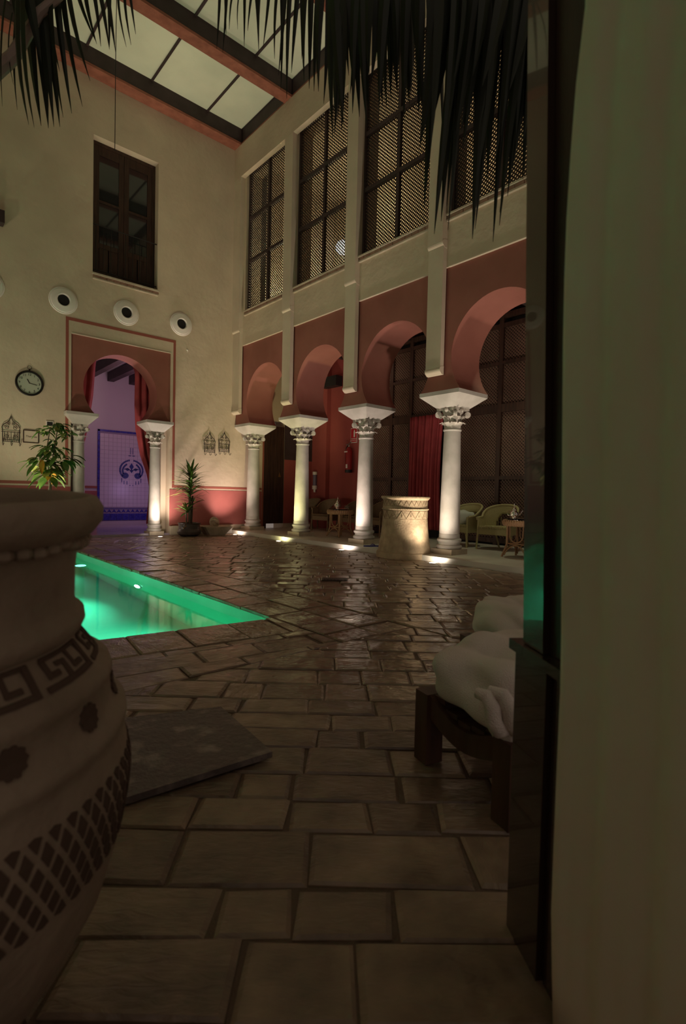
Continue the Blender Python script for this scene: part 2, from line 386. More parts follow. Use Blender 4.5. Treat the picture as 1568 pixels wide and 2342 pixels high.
# ------------------------------------------------------------------ right wall (arcade)
def ext_x(mb, poly, x0, x1): mb.prism([(x0, y, z) for y, z in poly], (x1-x0, 0, 0))
XB = A+.772
WZ0, WZ1, RZ = 5.33, 8.63, 9.25
win_c = [10.255-2.0*k for k in range(5)]
m = MB()
XU = A+.42
m.bb((A, 1.2, 4.54), (XB, D, 4.9)); m.bb((A, 1.2, 4.9), (XU, D, WZ0)); m.bb((A, 1.2, WZ1), (XU, D, 9.75))
prev = D
for c in win_c:
    m.bb((A, c+.855, WZ0), (XU, prev, WZ1)); prev = c-.855
m.bb((A, 1.2, WZ0), (XU, prev, WZ1))
wallr = St(m.build('wall_right', PL))
PIL = [11.36, 9.25, 7.24, 5.268, 3.26]
def pilaster(yc, w, parent):
    m = MB(); y0, y1 = yc-w/2, yc+w/2
    m.bb((A-.115, y0, 4.90), (A, y1, 8.50)); m.bb((A-.085, y0, 2.98), (A, y1, 4.90))
    for z, d in ((4.86, .115), (2.93, .10)):
        pr_ = [(A, z-.03), (A-d*.45, z-.03)]+[(A-d*.45-.055*sin(t)*d/.1, z+.04-.055*cos(t)) for t in [pi*k/8 for k in range(1, 8)]]+[(A, z+.10)]
        m.prism([(x, y0-.004, zz) for x, zz in pr_], (0, y1-y0+.008, 0))
    return m.build('pilaster', PLS, parent)
for i, y in enumerate(PIL): pilaster(y, .29 if i else .32, wallr)
m = MB(); m.bb((A-.115, 1.2, 8.50), (A, D, RZ)); m.build('lintel_band', PL, wallr)
# horseshoe arches
def horseshoe(mb, cy, cz, r, zb, hw, zt, place, n=40):
    """place(y,z,t): t 0 front 1 back. ring of quads between arc and rectangle"""
    a0 = math.asin(max(-1, (zb-cz)/r)); angs = [a0+(pi-2*a0)*i/n for i in range(n+1)]
    for cy_, cz_ in ((hw, zt), (-hw, zt), (hw, zb), (-hw, zb)):
        a = atan2(cz_-cz, cy_)
        if a < a0-1e-6: a += 2*pi
        if a > pi-a0+1e-6: a -= 2*pi
        if a0 < a < pi-a0: angs.append(a)
    angs = sorted(set(angs)); P, Q = [], []
    for a in angs:
        c, s = cos(a), sin(a); P.append((r*c, cz+r*s)); k = 1e9
        if abs(c) > 1e-9: k = min(k, hw/abs(c))
        if s > 1e-9: k = min(k, (zt-cz)/s)
        if s < -1e-9: k = min(k, (cz-zb)/-s)
        k = max(k, r); Q.append((k*c, cz+k*s))
    N = len(P); vs = []
    for t in (0, 1):
        vs += [place(cy+y, z, t) for y, z in P]+[place(cy+y, z, t) for y, z in Q]
    fs = []
    for i in range(N-1):
        fs.append((i, i+1, N+i+1, N+i)); fs.append((2*N+i, 3*N+i, 3*N+i+1, 2*N+i+1))
        fs.append((i, 2*N+i, 2*N+i+1, i+1)); fs.append((N+i, N+i+1, 3*N+i+1, 3*N+i))
    fs.append((0, N, 3*N, 2*N)); fs.append((N-1, 3*N-1, 4*N-1, 2*N-1))
    mb.add(vs, fs)
for k in range(4):
    c = 11.233-2.0077*(k+.5); m = MB()
    horseshoe(m, c, 3.17, .80, 2.66, 1.00385, 4.54, lambda y, z, t: (A+.03+(XB-A-.03)*t, y, z))
    m.build('horseshoe_arch', RED, wallr, True, 30)
m = MB(); m.bb((A+.03, 11.233, 2.66), (XB, D, 4.54)); m.bb((A+.03, 1.2, 2.66), (XB, COLY[4], 4.54)); m.build('arch_pier', RED, wallr)
# gallery windows with lattice
def lattice(mb, o, ax, w, h, n, pitch, sw, th):
    """o corner, ax unit horizontal, z up, n normal (unit)"""
    o, ax, n = V(o), V(ax), V(n); up = V((0, 0, 1)); d = pitch
    for layer, sg in ((0, 1), (1, -1)):
        c = -h+d/2 if sg == 1 else d/2
        lim = w if sg == 1 else w+h
        while c < lim:
            if sg == 1: x0 = max(0, c); x1 = min(w, c+h); p = (x0, x0-c); q = (x1, x1-c)
            else: x0 = max(0, c-h); x1 = min(w, c); p = (x0, c-x0); q = (x1, c-x1)
            if x1-x0 > .01:
                a = o+ax*p[0]+up*p[1]; b = o+ax*q[0]+up*q[1]; s = (b-a).normalized().cross(n)*sw/2
                f = n*(th*layer); g = n*(th*(layer+1))
                mb.add([a+s+f, a-s+f, b-s+f, b+s+f, a+s+g, a-s+g, b-s+g, b+s+g], [(0, 1, 2, 3), (7, 6, 5, 4), (0, 4, 5, 1), (1, 5, 6, 2), (2, 6, 7, 3), (3, 7, 4, 0)])
            c += d
WX = A+.09
for i, c in enumerate(win_c[:4]):
    W_ = St(empty('window_%d' % (i+1), (0, 0, 0)))
    y0, y1 = c-.855, c+.855; m = MB(); t = .045
    m.bb((WX-.03, y0, WZ0), (WX+.05, y0+t, WZ1)); m.bb((WX-.03, y1-t, WZ0), (WX+.05, y1, WZ1))
    m.bb((WX-.03, y0+t, WZ1-t), (WX+.05, y1-t, WZ1)); m.bb((WX-.03, y0+t, WZ0), (WX+.05, y1-t, WZ0+t)); m.build('frame', WOODB, W_)
    m = MB(); m.bb((WX-.035, c-.03, WZ0+t), (WX+.03, c+.03, WZ1-t)); m.build('mullion', WOODB, W_)
    for z in (6.53, 7.53): m = MB(); m.bb((WX-.04, y0+t, z-.035), (WX+.03, y1-t, z+.035)); m.build('rail', WOODB, W_)
    m = MB(); lattice(m, (WX+.0, y0+t, WZ0+t), (0, 1, 0), 1.71-2*t, 3.3-2*t, (1, 0, 0), .0605, .0215, .008); m.build('lattice', WOODW, W_)['kind'] = 'stuff'
    m = MB(); m.bb((A-.06, y0-.0, WZ0-.025), (A+.06, y1, WZ0)); m.build('sill_ledge', STONE, W_)
    m = MB(); m.bb((A-.045, y0, WZ0-.11), (A+.0, y1, WZ0-.085)); m.build('sill_ledge', STONE, W_)
    yy = y0+.01
    while yy < y1-.12:
        m = MB(); r = random.uniform(0, .008); m.bb((A-.03-r, yy, WZ0-.083), (A-.001, yy+.135, WZ0-.027)); m.build('brick', BRICK, W_); yy += .141
# room behind the gallery windows
m = MB(); m.bb((9.6, 1.0, 4.9), (9.7, D+.1, 9.8)); m.bb((XU, D, 4.9), (9.7, D+.12, 9.8)); m.bb((XB, 1.0, 4.8), (9.7, D, 4.9)); m.bb((XU, 1.0, 9.2), (9.7, D, 9.3))
St(m.build('wall_gallery', ROOMW if False else PLS))
GL = empty('wall_globe', (9.45, 10.95, 7.74), 'bright white globe lamp glowing behind the second lattice window', 'lamp')
m = MB(); m.sphere((0, 0, 0), .19, 16, 10); m.build('globe', mat('globe_glow', (1, 1, 1), .5, emit=(.9, .95, 1), estr=3.5), GL, True)
m = MB(); m.box((.1, 0, 0), (.1, .08, .08)); m.build('mount', IRON, GL)
# cove line lit under the plaster over each red panel
for k in range(4):
    c = 11.233-2.0077*(k+.5); m = MB(); m.bb((A-.012, c-.87, 4.535), (A+.03, c+.87, 4.552)); m.build('panel_edge', PLS, wallr)

# ------------------------------------------------------------------ columns
def leaf_blade(mb, base, out, up, w, h, curl, n=5):
    """carved acanthus leaf standing up and curling out"""
    out = V(out).normalized(); side = V((0, 0, 1)).cross(out).normalized(); base = V(base)
    A_, B_ = [], []
    for i in range(n+1):
        t = i/n; x = curl*max(0, t-.35)**1.6*2.2; z = h*(t if t < .85 else .85-(t-.85)*1.2)
        ww = w*(.75+.35*sin(pi*min(1, t*1.1)))*(1 if t < .8 else 1-(t-.8)*2.2)/2
        p = base+out*x+V((0, 0, z)); A_.append((p-side*ww, p+out*.012, p+side*ww)); B_.append(p)
    vs = [q for r in A_ for q in r]; k = len(vs); vs += [q-out*.014 for q in vs[:k]]
    fs = []
    for i in range(n):
        for j in (0, 1):
            a = i*3+j; fs.append((a, a+1, a+4, a+3)); fs.append((k+a, k+a+3, k+a+4, k+a+1))
        fs.append((i*3, i*3+3, k+i*3+3, k+i*3)); fs.append((i*3+2, k+i*3+2, k+i*3+5, i*3+5))
    fs.append((n*3, n*3+1, k+n*3+1, k+n*3)); fs.append((n*3+1, n*3+2, k+n*3+2, k+n*3+1))
    mb.add(vs, fs)
def make_column(sc=1.0, H=2.66, label='', z0=.08, cat='column', group=None):
    """H top of impost block; local coordinates from the foot"""
    T = empty('marble_column', (0, 0, 0), label, cat, group)
    k = sc; h = H-z0
    def Z(z): return (z-.08)*(h/2.58)
    m = MB(); m.bb((-.21*k, -.21*k, 0), (.21*k, .21*k, Z(.165))); m.build('plinth', STONE, T)
    m = MB(); m.lathe([(.19*k, Z(.165)), (.205*k, Z(.18)), (.21*k, Z(.20)), (.20*k, Z(.225)), (.178*k, Z(.235)), (.172*k, Z(.26)), (.180*k, Z(.275)), (.196*k, Z(.29)), (.198*k, Z(.315)), (.185*k, Z(.33)), (.170*k, Z(.337)), (.168*k, Z(.35))], 28); m.build('base', MARB, T, True)
    m = MB(); m.lathe([(.167*k, Z(.35)), (.166*k, Z(.40)), (.160*k, Z(.41)), (.164*k, Z(.42)), (.158*k, Z(.9)), (.148*k, Z(1.4)), (.134*k, Z(2.05)), (.134*k, Z(2.06)), (.146*k, Z(2.07)), (.148*k, Z(2.085)), (.140*k, Z(2.098))], 32); m.build('shaft', MARB, T, True)
    m = MB(); m.lathe([(.125*k, Z(2.098)), (.125*k, Z(2.2)), (.14*k, Z(2.3)), (.165*k, Z(2.36)), (.17*k, Z(2.385))], 24)
    for row, (r, zb, hh, ww, cu) in enumerate(((.122, 2.10, .13, .11, .075), (.125, 2.18, .15, .11, .085))):
        for i in range(8):
            a = (i+.5*row)*pi/4
            leaf_blade(m, (r*k*cos(a), r*k*sin(a), Z(zb)), (cos(a), sin(a), 0), 0, ww*k, hh, cu*k)
    for i in range(4):      # corner volutes
        a = pi/4+i*pi/2; dx, dy = cos(a), sin(a)
        pth = [(dx*(.13+.11*t)*k, dy*(.13+.11*t)*k, Z(2.27)+.075*sin(t*pi/2)) for t in (0, .3, .6, .85, 1)]
        m.tube(pth, [.02, .026, .028, .026, .022], 6)
        s = MB(); s.lathe([(.01, -.032), (.05*k, -.028), (.052*k, -.012), (.042*k, 0), (.052*k, .012), (.05*k, .028), (.01, .032)], 12)
        R_ = Matrix.Rotation(a+pi/2, 3, 'Z') @ Matrix.Rotation(pi/2, 3, 'Y')
        s.xf(lambda p: R_ @ p+V((dx*.232*k, dy*.232*k, Z(2.33)))); m.add(s.v, s.f)
    m.build('capital', MARB2, T, True, 50)
    m = MB(); q = []
    for i in range(4):
        a0 = pi/4+i*pi/2; p0 = V((cos(a0), sin(a0), 0))*.262*k; p1 = V((cos(a0+pi/2), sin(a0+pi/2), 0))*.262*k
        c = V((cos(a0+pi/4), sin(a0+pi/4), 0))
        for t in (0, .12, .35, .5, .65, .88): q.append(p0.lerp(p1, t)-c*.035*k*sin(pi*t)*(1 if .1 < t < .9 else 0))
    m.prism([(p.x, p.y, Z(2.385)) for p in q], (0, 0, .045))
    for i in range(4):
        a = i*pi/2; m.sphere((cos(a)*.168*k, sin(a)*.168*k, Z(2.395)), .038*k, 8, 6)
    m.build('abacus', MARB2, T, True, 30)
    m = MB(); hw = .386*k; hb = .19*k
    sq = lambda r, z: [(-r, -r, z), (r, -r, z), (r, r, z), (-r, r, z)]
    m.ring([sq(hb, Z(2.43)), sq(hw, Z(2.60)), sq(hw, Z(2.66))]); m.build('impost', MARB, T)
    return T
names_c = ['slender white marble column nearest the far corner, pinkish lit', 'greenish lit marble column, second from the far corner',
           'white marble column with the blue sandals by its foot, left of the stone well', 'tall marble column just right of the carved stone well', 'marble column of the arcade hidden behind the open door leaf']
c0 = make_column(label=names_c[0])
for i in range(5):
    c = c0 if i == 0 else copy_tree(c0)
    c.location = (COLX, COLY[i], .08); c['label'] = names_c[i]; c['group'] = 'arcade columns'
DC = make_column(.78, 2.53, 'white marble column on the right of the horseshoe doorway, beside the palm pot', 0.0, group='doorway columns')
DC.location = (4.60, 11.62, 0)
DC2 = copy_tree(DC); DC2.location = (3.02, 11.62, 0); DC2['label'] = 'white marble column on the left of the horseshoe doorway, behind the leafy pot tree'

# ------------------------------------------------------------------ far wall
DT = .45
m = MB()
dx0, dx1 = 2.85, 4.905; wx0, wx1, wz0, wz1 = 3.238, 4.575, 5.40, 8.16
m.bb((-3.7, D, 0), (dx0, D+DT, 9.75)); m.bb((dx1, D, 0), (7.37, D+DT, 9.75)); m.bb((dx0, D, 4.10), (dx1, D+DT, wz0))
m.bb((dx0, D, wz0), (wx0, D+DT, wz1)); m.bb((wx1, D, wz0), (dx1, D+DT, wz1)); m.bb((dx0, D, wz1), (dx1, D+DT, 9.75))
m.bb((7.37, D, 2.9), (9.3, D+DT, 5)); m.bb((8.05, D, 0), (9.3, D+DT, 2.9))
wb = St(m.build('wall_back', PL))
m = MB(); dcx = (dx0+dx1)/2-.035
horseshoe(m, dcx, 3.09, .76, 2.53, 1.0, 4.10, lambda y, z, t: (y, D+.025+(DT-.025)*t, z)); m.build('horseshoe_arch', RED, wb, True, 30)
m = MB(); m.bb((dx0, D+.025, 2.53), (dcx-1.0, D+DT, 4.10)); m.bb((dcx+1.0, D+.025, 2.53), (dx1, D+DT, 4.10)); m.build('arch_pier', RED, wb)
m = MB(); m.bb((dx0, D-.01, 4.095), (dx1, D+.03, 4.112)); m.build('panel_edge', PLS, wb)
m = MB(); m.bb((dx0, D+.22, 0), (dx0+.1, D+DT, 2.53)); m.bb((dx1-.12, D+.22, 0), (dx1, D+DT, 2.53)); m.build('door_jamb', PLS, wb)
# painted borders (thin raised paint bands)
m = MB(); e = .004
m.bb((2.747, D-e, 4.345), (5.013, D, 4.405)); m.bb((2.747, D-e, 1.07), (2.80, D, 4.345)); m.bb((4.96, D-e, 1.07), (5.013, D, 4.345))
m.bb((5.013, D-e, 1.07), (A, D, 1.125)); m.bb((A, D-e, 1.07), (7.36, D, 1.125)); m.bb((-3.6, D-e, 1.07), (2.747, D, 1.125)); m.build('painted_border', LINE, wb)
m = MB(); m.bb((2.91, D-e, .19), (2.91, D, .2))
m = MB(); m.bb((dx1, D-.006, .2), (7.36, D, 1.035)); m.bb((-3.6, D-.006, .2), (dx0, D, 1.035)); m.build('dado', DADO, wb)
m = MB(); x = dx1
for L_ in (.62, .55, .43): m.bb((x, D-.09, 0), (min(x+L_-.01, A-.02), D, .2)); x += L_
m.build('skirting_stone', STONE, wb)
m = MB(); m.bb((-3.6, D-.07, 0), (dx0-.02, D, .2)); m.build('skirting_stone', STONE, wb)
m = MB(); m.bb((5.9, D-.25, 0), (6.377, D-.09, .17)); m.build('skirting_stone', MARB, wb)
# rear door in the arcade end
DR = St(empty('door_1', (0, 0, 0)))
m = MB(); m.bb((7.41, D-.02, .08), (7.50, D+.05, 2.9)); m.build('frame', WOOD, DR)
m = MB(); m.bb((7.37, D-.015, .08), (7.41, D+.05, 2.9)); m.build('frame', LINE, DR)
for i in range(5):
    m = MB(); m.bb((7.50+.108*i+.004, D-.01, .2), (7.50+.108*(i+1)-.004, D+.05, 2.75)); m.build('plank', WOOD, DR)
m = MB(); m.prism([(7.86, D-.016, 1.43), (7.94, D-.016, 1.43), (7.90, D-.016, 1.56)], (0, .008, 0)); m.build('brass_ornament', BRASS, DR)
m = MB(); m.bb((8.05, D-.01, .2), (9.1, D, 1.9)); m.build('dado', GRED, wb)
m = MB(); m.bb((8.05, D-.01, 1.9), (9.1, D, 2.9)); m.build('wall_panel', WOODB, wb)

# back wall window
WB = St(empty('window_5', (0, 0, 0)))
m = MB(); t = .07; yy0, yy1 = D+.18, D+.26
m.bb((wx0, yy0, wz0), (wx0+t, yy1, wz1)); m.bb((wx1-t, yy0, wz0), (wx1, yy1, wz1)); m.bb((wx0+t, yy0, wz1-t), (wx1-t, yy1, wz1)); m.build('frame', WOOD, WB)
cx_ = (wx0+wx1)/2
for s_, (a, b) in enumerate(((wx0+t, cx_-.004), (cx_+.004, wx1-t))):
    m = MB(); s2 = .10; y0, y1 = D+.19, D+.235
    m.bb((a, y0, wz0), (a+s2, y1, wz1-t)); m.bb((b-s2, y0, wz0), (b, y1, wz1-t))
    for z, h in ((wz0, .16), (6.02, .10), (wz1-t-.18, .18), (6.95, .05)): m.bb((a+s2, y0, z), (b-s2, y1, z+h))
    lf = m.build('leaf', WOOD, WB)
    for z0, z1 in ((6.12, 6.95), (7.0, wz1-t-.18)):
        g = MB(); g.bb((a+s2, D+.205, z0), (b-s2, D+.212, z1)); g.build('pane', GLASSD, lf)
    for q in range(2):
        g = MB(); w_ = (b-a-2*s2)/2; g.bb((a+s2+q*w_+.01, D+.2, 5.56), (a+s2+(q+1)*w_-.01, D+.225, 6.02)); g.build('panel', WOOD, lf)
m = MB(); m.bb((wx0-.02, D-.06, wz0-.035), (wx1+.02, D+.18, wz0)); m.build('sill_ledge', STONE, WB)
m = MB(); m.bb((wx0-.0, D-.045, wz0-.12), (wx1+.0, D, wz0-.095)); m.build('sill_ledge', STONE, WB)
x = wx0
while x < wx1-.1: m = MB(); m.bb((x, D-.03-random.uniform(0, .008), wz0-.093), (x+.13, D-.001, wz0-.037)); m.build('brick', BRICK, WB); x += .136
RL = empty('balcony_railing', (0, 0, 0), 'thin black iron railing across the lower part of the tall wooden window', 'railing')
m = MB(); m.tube([(wx0, D+.06, 6.42), (wx1, D+.06, 6.42)], .012, 6); m.build('top_rail', IRON, RL)
m = MB(); m.tube([(wx0, D+.06, 5.5), (wx1, D+.06, 5.5)], .010, 6); m.build('bottom_rail', IRON, RL)
for i in range(9):
    x = wx0+(i+.5)*(wx1-wx0)/9; m = MB(); m.tube([(x, D+.06, 5.5), (x, D+.06, 6.42)], .007, 6); m.build('baluster', IRON, RL)
# backing behind window
m = MB(); m.bb((wx0-.1, D+.3, wz0-.1), (wx1+.1, D+.32, wz1+.1)); m.build('backing', DARK, WB)

# round vents
for i, (x, z, lab) in enumerate(((2.70, 4.70, 'round white air nozzle under the left edge of the tall window, leftmost in full view'), (3.91, 4.755, 'round white air nozzle below the middle of the window sill, centre of three'),
                          (5.13, 4.80, 'round white air nozzle nearest the arcade corner, rightmost of three'), (1.46, 4.66, 'round white air nozzle cut by the left edge of the picture'))):
    vt = empty('air_nozzle', (x, D, z), lab, 'air vent', 'round air nozzles on the far wall')
    R_ = Matrix.Rotation(pi/2, 3, 'X')
    m = MB(); m.lathe([(.262, 0), (.262, .012), (.25, .022), (.236, .022), (.228, .036), (.20, .046), (.16, .05), (.14, .056), (.128, .06), (.112, .055), (.105, .02)], 36, caps=False); m.xf(lambda p: R_ @ p); m.build('bezel', VENT, vt, True, 25)
    m = MB(); m.lathe([(.112, .012), (.10, .03), (.01, .035)], 24); m.xf(lambda p: R_ @ p); m.build('throat', DARK, vt, True)

# ------------------------------------------------------------------ back room
m = MB(); m.bb((2.86, D-.02, -.1), (7.2, 14.85, .04)); St(m.build('floor_room', mat('room_floor', (.42, .36, .42), .15, col2=(.34, .28, .36), nscale=4, bump=.05)))
m = MB(); m.bb((2.6, 14.8, 0), (9.0, 14.9, 4.5)); wr = St(m.build('wall_room', ROOMW))
m = MB(); m.bb((2.55, D+DT, 0), (2.65, 14.9, 4.5)); m.bb((7.2, D+DT, 0), (7.3, 14.9, 4.5)); m.bb((2.55, D+DT, 4.5), (7.3, 14.9, 4.6)); St(m.build('wall_room_side', ROOMW))
m = MB(); m.bb((2.65, 14.77, .09), (4.30, 14.80, .95)); m.build('dado', DADO, wr)
m = MB(); m.bb((2.65, 14.77, 1.02), (4.30, 14.80, 1.08)); m.build('painted_border', LINE, wr)
TM = empty('tile_mural', (0, 14.8, 0), 'pale tiled wall panel edged in blue with a dark blue crest, seen through the doorway', 'tile panel')
px0, px1, pz0, pz1 = 4.31, 6.30, .38, 2.55; ts = .11
m = MB()
nx = int((px1-px0)/ts); nz_ = int((pz1-.50)/ts)
for i in range(nx):
    for j in range(nz_):
        x, z = px0+.06+i*ts, .52+j*ts
        m.bb((x+.002, -.018, z+.002), (x+ts-.002, 0, z+ts-.002))
m.build('pale_tiles', TILEW, TM)['kind'] = 'stuff'
m = MB(); m.bb((px0, -.008, .15), (px1+.1, 0, pz1+.05)); m.build('grout_bed', mat('tile_grout', (.30, .24, .34), .8), TM)
z = .5
while z < pz1: m = MB(); m.bb((px0, -.022, z+.004), (px0+.055, 0, z+.145)); m.build('blue_tile', TILEB, TM); z += .15
x = px0
while x < px1: m = MB(); m.bb((x+.004, -.022, pz1-.0), (x+.145, 0, pz1+.05)); m.build('blue_tile', TILEB, TM); x += .15
x = px0
while x < px1-.1: m = MB(); m.bb((x+.004, -.022, .16), (x+.16, 0, .34)); m.build('blue_tile', TILEB, TM); x += .165
m = MB(); x = px0
while x < px1: m.prism([(x, -.022, .37), (x+.06, -.022, .46), (x+.12, -.022, .37), (x+.06, -.022, .40)], (0, .01, 0)); x += .125
m.bb((px0, -.022, .475), (px1, -.01, .485)); m.build('patterned_border', TILEB, TM)
# crest: two mirrored scrolled bodies, a centre boss and a finial
m = MB(); cxm, czm = 5.20, 1.52
for sg in (-1, 1):
    for (r0, r1, a0, a1, ox, oz) in ((.30, .35, -40, 82, 0, .02), (.225, .275, -25, 60, 0, .0), (.01, .10, 0, 360, .17, -.13), (.01, .045, 0, 360, .11, .04), (.12, .15, 60, 150, .13, -.06)):
        K = 14
        for i in range(K):
            aa = radians(a0+(a1-a0)*i/K); ab = radians(a0+(a1-a0)*(i+.86)/K)
            pts = [(cxm+sg*(ox+r0*.95*cos(aa)), czm+oz+r0*.85*sin(aa)), (cxm+sg*(ox+r1*.95*cos(aa)), czm+oz+r1*.85*sin(aa)), (cxm+sg*(ox+r1*.95*cos(ab)), czm+oz+r1*.85*sin(ab)), (cxm+sg*(ox+r0*.95*cos(ab)), czm+oz+r0*.85*sin(ab))]
            m.prism([(x, -.024, z) for x, z in pts], (0, .006, 0))
    for dx, dz, l in ((.12, -.33, .1), (.20, -.32, .1), (.26, -.26, .12), (.04, -.40, .03)): m.box((cxm+sg*dx, -.021, czm+dz), (.018, .006, l))
    m.box((cxm+sg*.05, -.021, czm+.42), (.07, .006, .02)); m.box((cxm+sg*.03, -.021, czm+.55), (.015, .006, .18))
for z, a in ((czm+.12, .1), (czm+.0, .06)): m.prism([(cxm-a*.6, -.024, z), (cxm, -.024, z-a), (cxm+a*.6, -.024, z), (cxm, -.024, z+a)], (0, .006, 0))
m.xf(lambda p: p); m.build('crest', CERB, TM)['kind'] = 'stuff'
bt = MB()
for i in range(8):
    x = 2.95+i*.56; q = MB(); q.bb((x-.08, D+DT, 3.90), (x+.08, 14.8, 4.12)); q.build('ceiling_beam', WOODB)['kind'] = 'structure'
m = MB(); m.bb((2.6, D+DT, 4.14), (7.3, 14.9, 4.2)); St(m.build('ceiling_room', ROOMW))

# ------------------------------------------------------------------ curtains
def curtain(name, label, fn, n=46, mz=26, th=.008, m_=CURT, group=None, cat='curtain'):
    """fn(s,t)->Vector, s across 0..1, t down 0..1"""
    mb = MB(); g = [[fn(i/n, j/mz) for i in range(n+1)] for j in range(mz+1)]
    vs = [p for r in g for p in r]; W_ = n+1
    fs = [(j*W_+i, j*W_+i+1, (j+1)*W_+i+1, (j+1)*W_+i) for j in range(mz) for i in range(n)]
    mb.add(vs, fs); o = mb.build(name, m_, None, True, 80)
    md = o.modifiers.new('cloth', 'SOLIDIFY'); md.thickness = th
    return tag(o, label, cat, group)
def drape(x_top, x_bot, inner, y, ztop, ztie, zbot, sgn, folds=7):
    # inner(t): x of the free edge at height fraction; outer edge against jamb
    def f(s, t):
        z = ztop+(zbot-ztop)*t; e = inner(z); ox = x_top
        x = ox+(e-ox)*s
        wv = abs(e-ox); amp = .035*min(1, wv*2+.3)
        return V((x, y+amp*sin(s*folds*2*pi+1.3)+.012*sin(s*23+z*2), z))
    return f
def edge_right(z):
    pts = [(4.0, 4.16), (3.65, 4.31), (3.0, 4.30), (2.4, 4.33), (1.8, 4.45), (1.4, 4.60), (1.1, 4.66), (.7, 4.64), (.3, 4.60)]
    for (za, xa), (zb, xb) in zip(pts, pts[1:]):
        if za >= z >= zb: return xa+(xb-xa)*(za-z)/(za-zb)
    return pts[-1][1]
def edge_left(z):
    pts = [(4.0, 3.50), (3.65, 3.46), (3.0, 3.42), (2.4, 3.34), (1.8, 3.22), (1.4, 3.10), (1.1, 3.03), (.2, 3.03)]
    for (za, xa), (zb, xb) in zip(pts, pts[1:]):
        if za >= z >= zb: return xa+(xb-xa)*(za-z)/(za-zb)
    return pts[-1][1]
curtain('door_curtain', 'red curtain tied back on the right side of the horseshoe doorway', drape(4.95, 4.9, edge_right, 12.06, 3.95, 1.1, .22, 1, 4))
curtain('door_curtain', 'red curtain swept back on the left side of the horseshoe doorway', drape(2.80, 2.8, edge_left, 12.06, 3.95, 1.1, .9, -1, 4))
curtain('arcade_curtain', 'dark red curtain hanging in the lattice screen between two columns of the arcade',
        lambda s, t: V((8.98+.05*sin(s*2*pi*9)*(.5+.5*t)+.02*sin(s*31), 7.93-s*(.95-.06*sin(t*3)), 2.78-2.5*t)), 90, 20, group=None)

# ------------------------------------------------------------------ arcade interior
m = MB(); m.bb((9.12, 9.42, .05), (9.3, D+.1, 5.0)); m.bb((9.35, .8, .05), (9.4, 9.5, 5.0)); wg = St(m.build('wall_arcade', GRED))
m = MB(); m.bb((8.98, 10.9, .08), (9.12, D, 4.7)); m.build('wall_return', GRED, wg)
m = MB(); m.bb((XB, .8, 4.72), (9.4, D+.1, 4.8)); cg = St(m.build('ceiling_arcade', GRED))
for i in range(14):
    m = MB(); y = 1.2+i*.76; m.bb((XB, y, 4.54), (9.1, y+.11, 4.72)); m.build('ceiling_beam', WOODB, cg)
# dark void behind the screen
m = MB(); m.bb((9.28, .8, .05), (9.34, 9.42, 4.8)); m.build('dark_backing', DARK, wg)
SCN = empty('lattice_screen', (9.1, 0, 0), 'tall dark wooden lattice screen along the back of the arcade', 'screen')
ys = [9.40, 8.60, 8.00, 6.97, 5.70, 4.35, 3.0, 1.6]
rails = [.22, 1.05+.34, 2.70, 3.66, 4.30]
for y in ys:
    m = MB(); m.bb((-.05, y-.045, .08), (.05, y+.045, 4.6)); m.build('post', WOOD, SCN)
for z, h in ((.17, .10), (1.40, .07), (2.76, .16), (3.64, .06), (4.36, .08), (4.55, .1)):
    for a, b in zip(ys, ys[1:]):
        if a == 8.00 and z < 2.7: continue
        m = MB(); m.bb((-.045, b+.045, z-h/2), (.045, a-.045, z+h/2)); m.build('rail', WOOD, SCN)
for a, b in zip(ys, ys[1:]):
    for z0, z1 in ((.22, 1.365), (1.435, 2.68), (2.84, 3.61), (3.67, 4.32)):
        if a == 8.00 and z0 < 2.7: continue
        if b < 2: continue
        m = MB(); lattice(m, (0, b+.045, z0), (0, 1, 0), a-b-.09, z1-z0, (1, 0, 0), .066, .024, .007); m.build('lattice', WOODL, SCN)['kind'] = 'stuff'
for o_ in kids(SCN): pass

